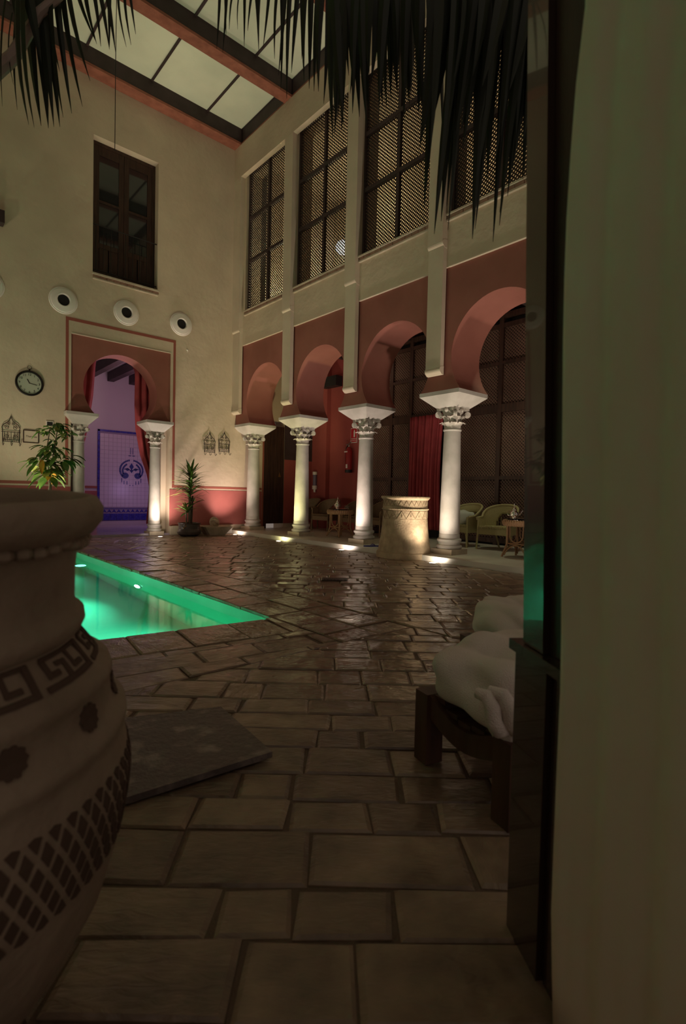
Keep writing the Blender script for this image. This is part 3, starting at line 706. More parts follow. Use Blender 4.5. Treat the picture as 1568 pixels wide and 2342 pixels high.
# wicker chairs
def make_chair(mw):
    T = empty('wicker_chair', (0, 0, 0), 'x', 'chair')
    # local: faces -x, seat centre at origin. width y
    def rim(a): # a from -1..1 around the back; returns x,y,z of top rim
        th = a*pi*.62
        x = .02+.27*cos(th); y = .315*sin(th) if abs(a) < .8 else .315*sin(th)
        z = .80-.22*(abs(a)**2.2)
        return V((x if abs(a) < .99 else x, y, z))
    N = 40; top = [rim(-1+2*i/N) for i in range(N+1)]
    arm0, arm1 = V((-.27, -.30, .56)), V((-.27, .30, .56))
    path = [arm0]+top+[arm1]
    m = MB(); m.tube(path, .020, 8); m.build('arm_rim', mw, T, True)
    m = MB(); m.tube([p+V((0, 0, -.03)) for p in path], .012, 6); m.build('arm_rim', mw, T, True)
    # woven shell with an oval opening low in the back
    m = MB(); rows = 12; P2 = [path[0].lerp(path[1], t) for t in (0, .33, .66)]+path[1:-1]+[path[-2].lerp(path[-1], t) for t in (.33, .66, 1)]
    K = len(P2); grid = []
    for j in range(rows+1):
        t = j/rows; row = []
        for p in P2:
            b = V((p.x*.88+.0, p.y*.92, .40)); row.append(p.lerp(b, t))
        grid.append(row)
    vs = [p for r in grid for p in r]; fs = []
    for j in range(rows):
        for i in range(K-1):
            c = (vs[j*K+i]+vs[(j+1)*K+i+1])/2
            if c.x > .05 and ((c.y/.16)**2+((c.z-.40)/.25)**2) < 1: continue
            fs.append((j*K+i, j*K+i+1, (j+1)*K+i+1, (j+1)*K+i))
    m.add(vs, fs); o = m.build('woven_back', mw, T, True, 60); md = o.modifiers.new('s', 'SOLIDIFY'); md.thickness = .012
    m = MB()     # upright canes
    for i in range(0, K, 2):
        a, b = grid[0][i], grid[rows][i]
        if a.x > .05 and abs(a.y) < .16: a = a.lerp(b, .68*sqrt(max(0, 1-(a.y/.16)**2)))
        d = V((a.x, a.y, 0)).normalized()*.009; m.tube([a-d, b-d], .005, 5)
    m.build('canes', mw, T, True)['kind'] = 'stuff'
    m = MB(); m.prism([(-.27, -.28, .37), (.12, -.29, .37), (.25, -.15, .37), (.25, .15, .37), (.12, .29, .37), (-.27, .28, .37)], (0, 0, .045)); m.build('seat', mw, T)
    m = MB()
    for i in range(22): y = -.27+i*.54/21; m.tube([(-.275, y-.01, .425), (-.29, y, .40), (-.275, y+.01, .375)], .010, 5)
    m.build('woven_edge', mw, T, True)['kind'] = 'stuff'
    m = MB(); m.bb((-.27, -.27, .27), (-.25, .27, .37)); m.build('apron', mw, T)
    m = MB(); m.bb((-.25, .27, .27), (.15, .285, .37)); m.bb((-.25, -.285, .27), (.15, -.27, .37)); m.build('apron', mw, T)
    for sx, sy, ex, ey in ((-.26, -.27, -.28, -.285), (-.26, .27, -.28, .285), (.17, -.18, .24, -.10), (.17, .18, .24, .10)):
        m = MB(); m.tube([(ex, ey, 0), (sx, sy, .40 if sx > 0 else .56)], .018, 8); m.build('leg', mw, T, True)
    return T
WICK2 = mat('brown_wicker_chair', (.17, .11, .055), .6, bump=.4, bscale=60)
ch = make_chair(WICK); ch.location = (8.32, 5.16, .08); ch.rotation_euler = (0, 0, radians(6)); ch['label'] = 'olive green wicker armchair right of the nearest column, its seat empty'
ch['group'] = 'wicker armchairs'
c2 = copy_tree(ch); c2.location = (8.32, 5.90, .08); c2.rotation_euler = (0, 0, radians(-4)); c2['label'] = 'olive green wicker armchair with a crumpled towel on it, partly behind the nearest column'
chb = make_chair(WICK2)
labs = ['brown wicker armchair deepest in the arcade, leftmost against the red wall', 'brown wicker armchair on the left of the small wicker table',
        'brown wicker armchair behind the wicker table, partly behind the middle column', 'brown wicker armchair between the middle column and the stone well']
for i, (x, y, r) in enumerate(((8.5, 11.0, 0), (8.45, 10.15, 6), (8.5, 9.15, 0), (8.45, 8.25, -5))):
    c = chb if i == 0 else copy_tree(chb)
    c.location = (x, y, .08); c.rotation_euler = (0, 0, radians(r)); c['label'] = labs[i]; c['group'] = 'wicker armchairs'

# wicker tables
def make_table():
    T = empty('wicker_table', (0, 0, 0), 'x', 'table')
    R1 = .285
    m = MB(); m.lathe([(R1-.06, .50), (R1-.02, .49), (R1, .515), (R1+.005, .545), (R1-.01, .575), (R1-.05, .585), (.01, .585)], 36); m.build('woven_top', WICKD, T, True)
    m = MB()
    for i in range(44):
        a = i*2*pi/44; q = [((R1+r)*cos(a+da), (R1+r)*sin(a+da), z) for r, da, z in ((-.03, 0, .585), (0.0, .02, .575), (.008, .04, .545), (.002, .06, .515), (-.02, .08, .492))]
        m.tube(q, .009, 5)
    m.build('rope_edge', WICKD, T, True)['kind'] = 'stuff'
    m = MB(); m.lathe([(.25, .587), (.25, .595), (.01, .596)], 32); m.build('dark_table_plate', mat('dark_glass_plate', (.02, .018, .015), .1), T, True)
    for i in range(4):
        a = pi/4+i*pi/2; c, s = cos(a), sin(a)
        m = MB(); m.tube([(c*.30, s*.30, 0), (c*.25, s*.25, .12), (c*.22, s*.22, .22), (c*.22, s*.22, .50)], .017, 8); m.build('leg', WICKD, T, True)
    for i in range(4):
        a0, a1 = pi/4+i*pi/2, pi/4+(i+1)*pi/2; p, q = V((cos(a0), sin(a0), 0))*.215, V((cos(a1), sin(a1), 0))*.215
        m = MB(); m.tube([p.lerp(q, t)+V((0, 0, .21)) for t in (0, .5, 1)], .011, 6); m.build('stretcher', WICKD, T, True)
        m = MB(); m.tube([p.lerp(q, .5-.38*cos(pi*t))+V((0, 0, .49-.0)) if t in (0, 1) else p.lerp(q, .5-.38*cos(pi*t))+V((0, 0, .36-.13*sin(pi*t))) for t in [k/10 for k in range(11)]], .011, 6); m.build('bent_cane', WICKD, T, True)
        m = MB(); pp, qq = V((cos(a0), sin(a0), 0))*.28, V((cos(a1), sin(a1), 0))*.28
        m.tube([pp.lerp(qq, .5-.45*cos(pi*t))*(1-.2*sin(pi*t))+V((0, 0, .03+.16*sin(pi*t))) for t in [k/10 for k in range(11)]], .011, 6); m.build('bent_cane', WICKD, T, True)
    return T
T1 = make_table(); T1.location = (7.55, 8.62, .08); T1['label'] = 'small round wicker table between two columns, left of the middle column'; T1['group'] = 'round wicker tables'
T2 = copy_tree(T1); T2.location = (7.55, 4.28, .08); T2['label'] = 'round wicker table beside the green armchair, cut off by the dark door leaf'
def teapot(loc, lab, s=1.0, rz=0):
    T = empty('teapot', loc, lab, 'teapot', 'silver teapots', None, rz)
    m = MB(); m.lathe([(.03*s, 0), (.036*s, .006*s), (.028*s, .014*s), (.05*s, .03*s), (.062*s, .055*s), (.058*s, .08*s), (.035*s, .105*s), (.03*s, .115*s)], 20); m.build('body', SILVER, T, True)
    m = MB(); m.lathe([(.034*s, .115*s), (.032*s, .125*s), (.014*s, .15*s), (.006*s, .16*s), (.011*s, .17*s), (.005*s, .18*s), (.007*s, .19*s), (.002*s, .215*s)], 16); m.build('lid', SILVER, T, True)
    m = MB(); m.tube([(.05*s, 0, .05*s), (.085*s, 0, .06*s), (.10*s, 0, .09*s), (.12*s, 0, .115*s)], [.014*s, .010*s, .007*s, .005*s], 8); m.build('spout', SILVER, T, True)
    m = MB(); m.tube([(-.04*s, 0, .095*s), (-.085*s, 0, .105*s), (-.10*s, 0, .07*s), (-.085*s, 0, .04*s), (-.055*s, 0, .045*s)], .005*s, 6); m.build('handle', SILVER, T, True)
    return T
def glass(loc, lab, g):
    T = MB(); T.lathe([(.024, 0), (.03, .08), (.028, .08), (.022, .006)], 14, caps=False); T.lathe([(.024, 0), (.001, 0)], 14, caps=False); o = T.build('tea_glass', GLASS, None, True, loc=loc); return tag(o, lab, 'glass', g)
zt = .08+.597
def tray(loc, lab, r=.16):
    m = MB(); m.lathe([(.001, .004), (r-.02, .004), (r, .014), (r+.005, .012), (r-.015, 0), (.001, 0)], 32, caps=False); o = m.build('tea_tray', SILVER, None, True, loc=loc); return tag(o, lab, 'tray', 'silver tea trays')
tray((7.55, 4.33, zt), 'round silver tray on the wicker table by the dark door leaf', .19); tray((7.55, 8.62, zt), 'round silver tray on the far wicker table', .17)
teapot((7.55, 4.42, zt+.005), 'ornate silver teapot on the tray by the green armchair', 1.15, radians(-40))
teapot((7.55, 8.72, zt+.005), 'ornate silver teapot on the far small wicker table', 1.25, radians(60))
glass((7.62, 4.24, zt+.005), 'tea glass on the tray beside the teapot near the dark door leaf, nearer one', 'tea glasses'); glass((7.56, 4.16, zt+.005), 'tea glass cut by the dark door leaf edge', 'tea glasses')
glass((7.62, 8.54, zt+.005), 'tea glass next to the teapot on the far wicker table', 'tea glasses'); glass((7.60, 8.44, zt+.005), 'tea glass at the right edge of the far wicker table', 'tea glasses')

# crumpled towel on chair 2, towels on stools
def blob(name, label, c, rx, ry, rz_, seed, rot=0, group=None, m_=TOWEL, droop=0, n=48, mm=26, folds=.018, tilt=(0, 0)):
    from mathutils import noise
    mb = MB(); L_ = []
    for i in range(mm+1):
        ph = pi*i/mm; row = []
        for j in range(n):
            th = 2*pi*j/n; sx = abs(cos(th))**.72*(1 if cos(th) >= 0 else -1); sy = abs(sin(th))**.72*(1 if sin(th) >= 0 else -1)
            q = max(.02, sin(ph))**.55; zz = -cos(ph); zz = (abs(zz)**.8)*(1 if zz >= 0 else -1)
            p = V((rx*sx*q, ry*sy*q, rz_*zz))
            nv = noise.noise(V((p.x*7+seed, p.y*7, p.z*9)))*folds*1.2+abs(noise.noise(V((p.x*4+seed*2, p.y*9, p.z*5+3))))*folds*1.6
            p *= 1+nv/max(.06, p.length)
            p.z -= droop*(p.x/rx)**2*(1 if p.x < 0 else .3)
            p.z += tilt[0]*p.x+tilt[1]*p.y
            row.append(Matrix.Rotation(rot, 3, 'Z') @ p+V(c))
        L_.append(row)
    mb.ring(L_, True, True); o = mb.build(name, m_, None, True, 70)
    return tag(o, label, 'towel', group)
TOWG = mat('grey_green_towel', (.55, .58, .50), .95, bump=.5, bscale=200)
blob('towel', 'crumpled pale towel on the green armchair behind the nearest column', (8.22, 5.86, .08+.43+.115), .16, .20, .12, 3.3, m_=TOWG, folds=.03)

# stone well
WL = empty('stone_well', (6.46, 5.76, 0), 'carved pale stone well head with zigzag bands between two columns', 'well')
m = MB(); m.lathe([(.46, 0), (.46, .075), (.455, .09), (.43, .095), (.425, .16), (.40, .30), (.378, .50), (.366, .66), (.365, .775), (.378, .782), (.378, .80), (.365, .807), (.362, .93), (.385, .955), (.40, .972), (.40, .99), (.38, 1.0), (.30, 1.0), (.29, .97), (.29, .5), (.01, .5)], 64); m.build('body', WELLM, WL, True, 40)
m = MB()
def onw(a, z, r): return V((r*cos(a), r*sin(a), z))
def wline(mb, pts, rfn, w=.006):
    for (a0, z0), (a1, z1) in zip(pts, pts[1:]): mb.tube([onw(a0+(a1-a0)*t, z0+(z1-z0)*t, rfn) for t in (0, .5, 1)], w, 4)
for n_, z0, z1, r in ((28, .85, .925, .3625), (16, .64, .76, .366)):
    for i in range(n_):
        a = i*2*pi/n_; wline(m, [(a, z0), (a+pi/n_, z1), (a+2*pi/n_, z0)], r, .0045)
        if n_ == 16: wline(m, [(a+pi/n_-.03, z0+.045), (a+pi/n_+.03, z0+.045)], r, .004); wline(m, [(a+pi/n_, z0+.02), (a+pi/n_, z0+.07)], r, .004)
    for z in (z0-.008, z1+.008): wline(m, [(2*pi*k/24, z) for k in range(25)], r, .004)
m.build('carved_bands', GROOVE, WL)['kind'] = 'stuff'
m = MB()
for i in range(90): a = i*2*pi/90; m.sphere((.374*cos(a), .374*sin(a), .791), .012, 5, 4)
m.build('bead_moulding', WELLM, WL, True)['kind'] = 'stuff'
# sandals
for i, (x, y) in enumerate(((6.74, 6.56), (6.58, 6.68))):
    T = empty('sandal', (x, y, .08), 'dark blue rubber sandal at the foot of the middle column, %s one' % ('inner' if i == 0 else 'outer'), 'sandal', 'pair of blue sandals', None, radians(-35+12*i))
    m = MB(); m.prism([(.13*cos(t)*1.0, .045*sin(t)*(1+.25*cos(t)), 0) for t in [2*pi*k/20 for k in range(20)]], (0, 0, .02)); m.build('sole', BLUEP, T)
    m = MB(); m.tube([(.03, -.045, .02), (.045, -.02, .045), (.085, 0, .03), (.045, .02, .045), (.03, .045, .02)], .007, 6); m.build('strap', BLUEP, T, True)
# fire extinguisher
FE = empty('fire_extinguisher', (8.98, 9.98, 1.57), 'red fire extinguisher hung on the red wall behind the middle column', 'extinguisher')
m = MB(); m.lathe([(.085, .07), (.088, .30), (.09, .52), (.075, .60), (.045, .64), (.03, .66)], 24); m.build('cylinder', EXR, FE, True)
m = MB(); m.lathe([(.09, 0), (.092, .07), (.085, .075)], 24); m.build('boot', BLK, FE, True)
m = MB(); m.tube([(0, 0, .65), (0, 0, .70)], .02, 8); m.box((-.01, .05, .72), (.02, .10, .02)); m.box((-.01, -.05, .755), (.02, .12, .015), rot=Matrix.Rotation(-.5, 3, 'X')); m.build('valve', STEEL, FE)
m = MB(); m.tube([(0, .03, .70), (0, .11, .64), (0, .13, .45), (0, .12, .25), (0, .10, .12), (0, .09, .08)], .012, 8); m.build('hose', BLK, FE, True)
m = MB(); m.box((-.088, -.02, .16), (.006, .06, .10)); m.box((-.0895, .02, .53), (.004, .12, .03)); m.build('label_plate', WHT, FE)
SG = empty('fire_sign', (9.10, 9.93, 2.53), 'small red and white fire extinguisher sign above the extinguisher', 'sign')
m = MB(); m.box((0, 0, 0), (.012, .24, .38)); m.build('plate', WHT, SG)
m = MB(); m.box((-.007, .0, .05), (.004, .22, .25)); m.box((-.007, 0, -.13), (.004, .22, .08)); m.build('red_field', SGNR, SG)
m = MB(); m.box((-.0105, -.02, .03), (.003, .05, .15)); m.box((-.0105, -.02, .12), (.003, .03, .03)); m.build('pictogram', WHT, SG)
MWX = Matrix.Translation((-.0105, 0, -.13)) @ Matrix.Rotation(-pi/2, 4, 'Z') @ Matrix.Rotation(pi/2, 4, 'X')
text('EXTINTOR', .045, WHT, 'lettering', SG, MWX, .001)
# speaker
SP = empty('speaker', (8.90, 10.62, 3.96), 'black wall speaker high in the second arch from the far corner', 'speaker')
m = MB(); m.box((0, -.08, 0), (.22, .42, .26)); m.build('cabinet', BLK, SP)
m = MB(); m.box((.0, .24, 0), (.20, .18, .26)); m.build('side_box', BLK, SP)
m = MB(); m.box((.14, 0, 0), (.10, .06, .06)); m.build('bracket', IRON, SP)
# water cup dispenser
DP = empty('cup_dispenser', (8.93, 11.30, 1.05), 'tall tubular cup dispenser with white ends on the red wall beside the second column', 'dispenser')
m = MB(); m.lathe([(.055, .16), (.055, .48)], 16); m.build('tube', mat('smoked_plastic', (.16, .13, .18), .3), DP, True)
m = MB(); m.lathe([(.065, .48), (.065, .56), (.05, .565)], 16); m.lathe([(.07, .08), (.07, .18), (.05, .19)], 16); m.lathe([(.03, 0), (.035, .08)], 12); m.build('white_caps', WHT, DP, True)

# floor uplights
for i, (x, y, t, p, c) in enumerate(UPL):
    lab = ['recessed floor light at the far corner column', 'recessed floor light glowing before the greenish column', 'recessed floor light glowing before the middle column', 'recessed floor light just right of the stone well',
           'recessed floor light at the foot of the doorway column', 'recessed floor light of the arcade behind the open door'][i]
    T = empty('floor_light', (x, y, -.002), lab, 'floor light', 'recessed floor lights')
    m = MB(); m.lathe([(.075, 0), (.078, .008), (.06, .010), (.055, .006)], 24, caps=False); m.build('ring', STEEL, T, True)
    m = MB(); m.lathe([(.056, .003), (.04, .008), (.001, .009)], 20); m.build('lens', LAMPM, T, True)

# ------------------------------------------------------------------ things on the far wall
CK = empty('wall_clock', (2.12, D, 2.985), 'round dark rimmed wall clock with twelve numerals, left of the doorway', 'clock')
RX = Matrix.Rotation(pi/2, 3, 'X'); RX4 = Matrix.Rotation(pi/2, 4, 'X')
m = MB(); m.lathe([(.235, 0), (.24, .03), (.225, .045), (.205, .04), (.20, .02)], 40, caps=False); m.xf(lambda p: RX @ p); m.build('rim', IRON, CK, True)
m = MB(); m.lathe([(.205, .001), (.205, .02), (.001, .0205)], 40); m.xf(lambda p: RX @ p); m.build('face', CLKF, CK, True)
for k in range(1, 13):
    a = pi/2-k*pi/6; text(str(k), .062, IRON, 'numeral', CK, Matrix.Translation((.165*cos(a), -.022, .165*sin(a))) @ RX4, .001)
for a, l, wd in ((radians(90+28), .09, .012), (radians(-10), .14, .008)):
    m = MB(); d = V((cos(a), 0, sin(a))); m.box(d*l*.42+V((0, -.026, 0)), (l, .003, wd), rot=Matrix.Rotation(-a, 3, 'Y')); m.build('hand', IRON, CK)
m = MB(); m.tube([(.035*cos(t), -.02, .30+.035*sin(t)) for t in [2*pi*k/16 for k in range(17)]], .004, 6); m.tube([(0, -.02, .24), (0, -.02, .27)], .014, 8); m.build('hanging_ring', IRON, CK, True)
def hook_rack(x, z, lab):
    T = empty('hook_rack', (x, D, z), lab, 'hook rack', 'ornate iron hook racks')
    y = -.03; W2 = .135
    arch = [(-W2, -.20), (-W2, .02), (-W2-.01, .06), (-W2+.02, .12), (-W2+.07, .155), (-.03, .19), (-.008, .24), (0, .29)]
    P_ = [V((a, y, b)) for a, b in arch]; P_ += [V((-p.x, y, p.z)) for p in P_[::-1][1:]]
    m = MB(); m.tube(P_, .007, 6); m.tube([(-W2-.02, y, -.02), (W2+.02, y, -.02)], .006, 6); m.tube([(-W2, y, -.20), (W2, y, -.20)], .006, 6); m.build('frame', IRON, T, True)
    m = MB()
    for sx in (-1, 1):
        for cx2, cz2, r in ((.07, .06, .045), (.065, -.11, .04), (.035, .13, .025)):
            m.tube([(sx*(cx2+r*(1-k/26)*cos(k*.45)), y, cz2+r*(1-k/26)*sin(k*.45)) for k in range(22)], .0045, 5)
    for k in range(9): xx = -W2+(k+.5)*2*W2/9; m.tube([(xx, y, -.20), (xx, y, -.155)], .004, 5)
    for k in range(5): xx = -W2+(k+.5)*2*W2/5; m.tube([(xx, y, -.155), (xx, y, -.02)], .0035, 5)
    m.tube([(-W2, y, -.155), (W2, y, -.155)], .004, 5); m.build('scrollwork', IRON, T, True)
    for k in range(3):
        xx = -W2+k*W2; m = MB(); m.tube([(xx, y, -.20), (xx, y-.005, -.25), (xx+.005, y-.03, -.275), (xx+.01, y-.055, -.26), (xx+.01, y-.06, -.24)], .005, 6); m.sphere((xx+.01, y-.06, -.238), .01, 6, 5); m.build('hook', IRON, T, True)
    return T
hook_rack(5.87, 2.14, 'ornate iron hook rack left of its twin, above the palm pot'); hook_rack(6.255, 2.18, 'ornate iron hook rack right of its twin, nearest the corner column'); hook_rack(1.82, 2.05, 'ornate iron hook rack at the left edge below the clock')
FS = empty('framed_sign', (2.15, D, 1.975), 'small framed sign with handwritten word below the clock', 'sign')
m = MB(); m.box((0, -.008, 0), (.24, .012, .22)); m.build('sheet', PLS, FS)
m = MB()
for c, d in (((0, -.012, .115), (.26, .024, .014)), ((0, -.012, -.115), (.26, .024, .014)), ((-.125, -.012, 0), (.014, .024, .22)), ((.125, -.012, 0), (.014, .024, .22))): m.box(c, d)
m.build('frame', WOOD, FS)
text('Thermas', .055, WOOD, 'lettering', FS, Matrix.Translation((0, -.015, 0)) @ RX4, .001, .3)
P2 = empty('small_picture', (2.47, D, 2.255), 'tiny dark picture in a white frame above the leafy tree', 'picture')
m = MB(); m.box((0, -.01, 0), (.13, .02, .10)); m.build('frame', WHT, P2); m = MB(); m.box((0, -.021, 0), (.10, .004, .07)); m.build('image', DARK, P2)
m = MB(); m.lathe([(.02, 0), (.02, .01), (.008, .02)], 10); m.xf(lambda p: RX @ p); m.tube([(0, -.02, 0), (0, -.04, -.02), (0, -.03, -.06)], .006, 6); o = m.build('wall_hook', WHT, None, loc=(5.287, D, 4.25)); tag(o, 'tiny pale hook on the plaster below the rightmost air nozzle', 'hook')
m = MB(); m.prism([(-.3, -.3, -.12), (-.03, 0, .0), (-.3, 0, .12)], (0, .06, 0)); m = MB(); m.box((1.55, D-.1, 5.88), (.28, .2, .22)); m.xf(lambda p: p); o = m.build('lamp_bracket', WOODB); tag(o, 'dark box fixture on the far wall at the left edge of the picture', 'bracket')

# ------------------------------------------------------------------ skylight
ceil = St(empty('ceiling', (0, 0, 0)))
BZ, GZ = 9.25, 9.63
def beam(a, b, nm='roof_beam'):
    m = MB(); m.bb((a[0], a[1], BZ+.05), (b[0], b[1], GZ+.05)); m.build(nm, WOODB, ceil)
    m = MB(); m.bb((a[0]-.015, a[1]-.015, BZ), (b[0]+.015, b[1]+.015, BZ+.05)); m.build('beam_plank', WOODR, ceil)
beam((-3.6, 11.24, 0), (A-.0, 11.50, 0)); beam((6.46, 1.2, 0), (A+.06, 11.2, 0))
BYs = [9.20, 7.0, 4.8, 2.6, .4]
for y in BYs: beam((-3.6, y, 0), (6.44, y+.22, 0))
lo, hi = 0, 11.24
edges = [11.24]+BYs; bars = [6.46, 5.57, 4.30, 3.03, 1.76, .49, -.78, -2.05, -3.5]
for i in range(len(edges)-1):
    y1 = edges[i]; y0 = edges[i+1]+.22
    for a, b in zip(bars, bars[1:]):
        m = MB(); m.bb((b+.012, y0, GZ), (a-.012, y1, GZ+.012)); m.build('pane', FROST, ceil)
    for x in bars[1:]:
        m = MB(); m.bb((x-.02, y0, GZ-.03), (x+.02, y1, GZ+.03)); m.build('glazing_bar', WOODB, ceil)
# remaining shell: left wall, near wall (out of view)
m = MB(); m.bb((-3.8, -1.6, -.02), (-3.6, D+.3, 9.75)); St(m.build('wall_left', PL))
m = MB(); m.bb((1.9, -1.0, 3.6), (9.4, -.8, 9.75)); St(m.build('wall_near', PL))
# hanging cord
m = MB(); P0_, P1_ = at(262.5, 346, 8.9), at(266, 5, 8.9)
m.tube([P0_, P0_.lerp(V((P0_.x, P0_.y, GZ)), .5), (P0_.x+.01, P0_.y, GZ)], .006, 6); o = m.build('hanging_cord', BLK); tag(o, 'thin dark cord hanging from the skylight in front of the tall window', 'cord')

# ------------------------------------------------------------------ plants
def blade(mb, base, d, L_, w, sag=.3, n=5, fold=.15):
    base, d = V(base), V(d).normalized(); side = d.cross(V((0, 0, 1)))
    side = side.normalized() if side.length > .05 else V((1, 0, 0)); up = side.cross(d)
    prevs = []
    for i in range(n+1):
        t = i/n; p = base+d*L_*t+V((0, 0, -sag*L_*t*t)); ww = w/2*(sin(pi*(.12+.88*t))**.7 if t < 1 else .02)
        prevs.append((p-side*ww, p+up*(-fold*ww), p+side*ww))
    vs = [q for r in prevs for q in r]; fs = []
    for i in range(n):
        for j in (0, 1): a = i*3+j; fs.append((a, a+1, a+4, a+3))
    mb.add(vs, fs)
DP_ = empty('potted_dracaena', (5.14, 10.98, 0), 'spiky green dracaena in a dark glazed pot beside the doorway column', 'plant')
m = MB(); m.lathe([(.17, 0), (.25, .05), (.262, .10), (.24, .155), (.228, .165), (.235, .27), (.248, .285), (.25, .295), (.225, .295), (.21, .25), (.01, .25)], 36); m.build('pot', CLAY, DP_, True)
for s in (-1, 1):
    m = MB(); m.tube([(s*.02-.2+.03*sin(k*.7)*s, -.17, .27-.012*k) for k in range(9)], .008, 6); m.build('rope_handle', BRASS if s > 0 else CLAY, DP_, True)
m = MB(); m.tube([(0, 0, .25), (.01, 0, .6), (0, .01, 1.3)], .03, 8); m.tube([(.06, .02, .25), (.07, 0, .9)], .02, 8); m.tube([(-.06, 0, .25), (-.08, 0, .55)], .018, 8); m.build('stem', BARK, DP_, True)
random.seed(11)
tiers = [(.02, 0, 1.30, 34, .44, 1.1), (.02, 0, 1.15, 28, .44, .35), (.03, 0, .95, 24, .40, .4), (.06, 0, .76, 20, .34, .4), (-.05, 0, .58, 22, .32, .6), (.0, 0, 1.05, 20, .46, .1)]
leafn = 0
for (x, y, z, n, L_, el) in tiers:
    for i in range(n):
        a = random.random()*2*pi; e = random.uniform(.1, 1)*el+random.uniform(-.1, .45)
        m = MB(); blade(m, (x, y, z+random.uniform(-.08, .08)), (cos(a), sin(a)*.5, e), L_*random.uniform(.8, 1.25), random.uniform(.045, .062), random.uniform(.1, .4)); m.build('leaf', random.choice((LEAF, LEAF, LEAF, LEAFY)) if el < .7 else LEAF, DP_, True)
# leafy tree behind the big pot
TX, TY = 2.10, 9.75
LT = empty('potted_schefflera', (TX, TY, 0), 'small leafy umbrella tree with a twisted stem standing behind the big urn', 'plant')
m = MB(); m.lathe([(.14, 0), (.19, .28), (.205, .30), (.18, .30), (.01, .27)], 24); m.build('pot', POT, LT, True)
for ph in (0, 2.1, 4.2):
    m = MB(); m.tube([(.014*cos(ph+k*.9), .014*sin(ph+k*.9), .27+k*.055) for k in range(18)], .013, 6); m.build('twisted_stem', BARK, LT, True)
m = MB(); m.tube([(0, 0, 1.15), (.05, 0, 1.6), (.12, 0, 2.05)], .008, 6); m.tube([(0, 0, 1.15), (-.05, .03, 1.6), (.0, 0, 2.0)], .008, 6); m.build('twigs', BARK, LT, True)
random.seed(5)
def big_leaf(base, d, L_, w, mt):
    m = MB(); base, d = V(base), V(d).normalized(); side = d.cross(V((0, 0, 1))).normalized(); up = side.cross(d); n = 5; R = []
    for i in range(n+1):
        t = i/n; p = base+d*L_*t+V((0, 0, -.45*L_*t*t)); ww = w/2*max(.03, sin(pi*min(1, .08+.92*t))**.8)
        R.append((p-side*ww+up*.012, p, p+side*ww+up*.012))
    vs = [q for r in R for q in r]; m.add(vs, [(i*3+j, i*3+j+1, i*3+j+4, i*3+j+3) for i in range(n) for j in (0, 1)]); m.build('leaf', mt, LT, True)
for (x, z, rr, cnt, Lm) in ((0, 1.25, .15, 34, .30), (-.12, 1.42, .2, 30, .26), (.18, 1.5, .2, 28, .26), (.02, 1.62, .18, 26, .22), (.10, 2.02, .12, 30, .17), (-.05, 1.95, .12, 18, .15), (.24, 1.9, .08, 14, .16), (.05, 1.75, .08, 10, .16)):
    for i in range(cnt):
        a = random.random()*2*pi; r0 = rr*random.random()
        mt = random.choices((LEAF, LEAFY, LEAFO), (10, 3, .35))[0]
        big_leaf((x+r0*cos(a), r0*sin(a)*.8, z+random.uniform(-.07, .07)), (cos(a), sin(a)*.8, random.uniform(-.7, .4)), Lm*random.uniform(.5, .95), Lm*random.uniform(.30, .42), mt)
# basin with a stone knot
BS = empty('stone_basin', (5.78, 11.02, 0), 'low flaring stone basin on the paving under the hook racks', 'basin')
m = MB(); sq = lambda a, b, z: [(-a, -b, z), (a, -b, z), (a, b, z), (-a, b, z)]
m.ring([sq(.18, .15, 0), sq(.33, .24, .18), sq(.34, .25, .205), sq(.29, .20, .205), sq(.16, .12, .08)]); m.build('bowl', STONE, BS)
KN = empty('stone_knot', (5.80, 11.08, .19), 'rounded carved stone knot resting on the stone basin', 'ornament')
m = MB(); m.sphere((0, 0, .10), .105, 16, 10, (1, .9, .85)); m.build('core', STONE, KN, True)
m = MB(); m.tube([(.085*cos(t), -.02+.085*sin(t), .12+.04*sin(2*t)) for t in [2*pi*k/24 for k in range(25)]], .028, 8); m.build('band', STONE, KN, True)
m = MB(); m.tube([(.10*cos(t), .02*sin(t)-.01, .10+.10*sin(t)) for t in [2*pi*k/24 for k in range(25)]], .026, 8); m.build('band', STONE, KN, True)
# drain cover
m = MB()
DG = empty('drain_grate', (3.98, 4.62, .004), 'small dark rectangular drain grate in the paving', 'grate', rz=dg)
m.box((0, 0, .002), (.30, .17, .006)); m.build('plate', IRON, DG)
for k in range(7): m = MB(); m.box((-.12+.04*k, 0, .007), (.012, .14, .004)); m.build('bar', STEEL if k < 0 else IRON, DG)

# palm fronds hanging in from above the camera side
def frond(name, label, rach, tips, seed):
    random.seed(seed); T = empty(name, rach[0][0], label, 'palm frond'); o0 = V(rach[0][0])
    m = MB(); m.tube([V(p)-o0 for p, r in rach], [r for p, r in rach], 8); m.build('rachis', PSTEM if seed == 4 else BARK, T, True)
    for b, t, w_ in tips:
        b, t = V(b)-o0, V(t)-o0; d = (t-b); n = 6; m = MB()
        side = V((_R.x, _R.y, 0)).normalized(); side = (Matrix.Rotation(random.uniform(-.7, .7), 3, 'Z') @ side); dep = side.cross(V((0, 0, 1)))
        R = []
        for i in range(n+1):
            s = i/n; p = b+d*s+dep*.03*sin(s*2.5); ww = w_/2*(1-s**2.2)+.0008
            R.append((p-side*ww, p+dep*ww*.35, p+side*ww))
        vs = [q for r in R for q in r]; m.add(vs, [(i*3+j, i*3+j+1, i*3+j+4, i*3+j+3) for i in range(n) for j in (0, 1)]); m.build('leaflet', PALM, T, True)
    return T
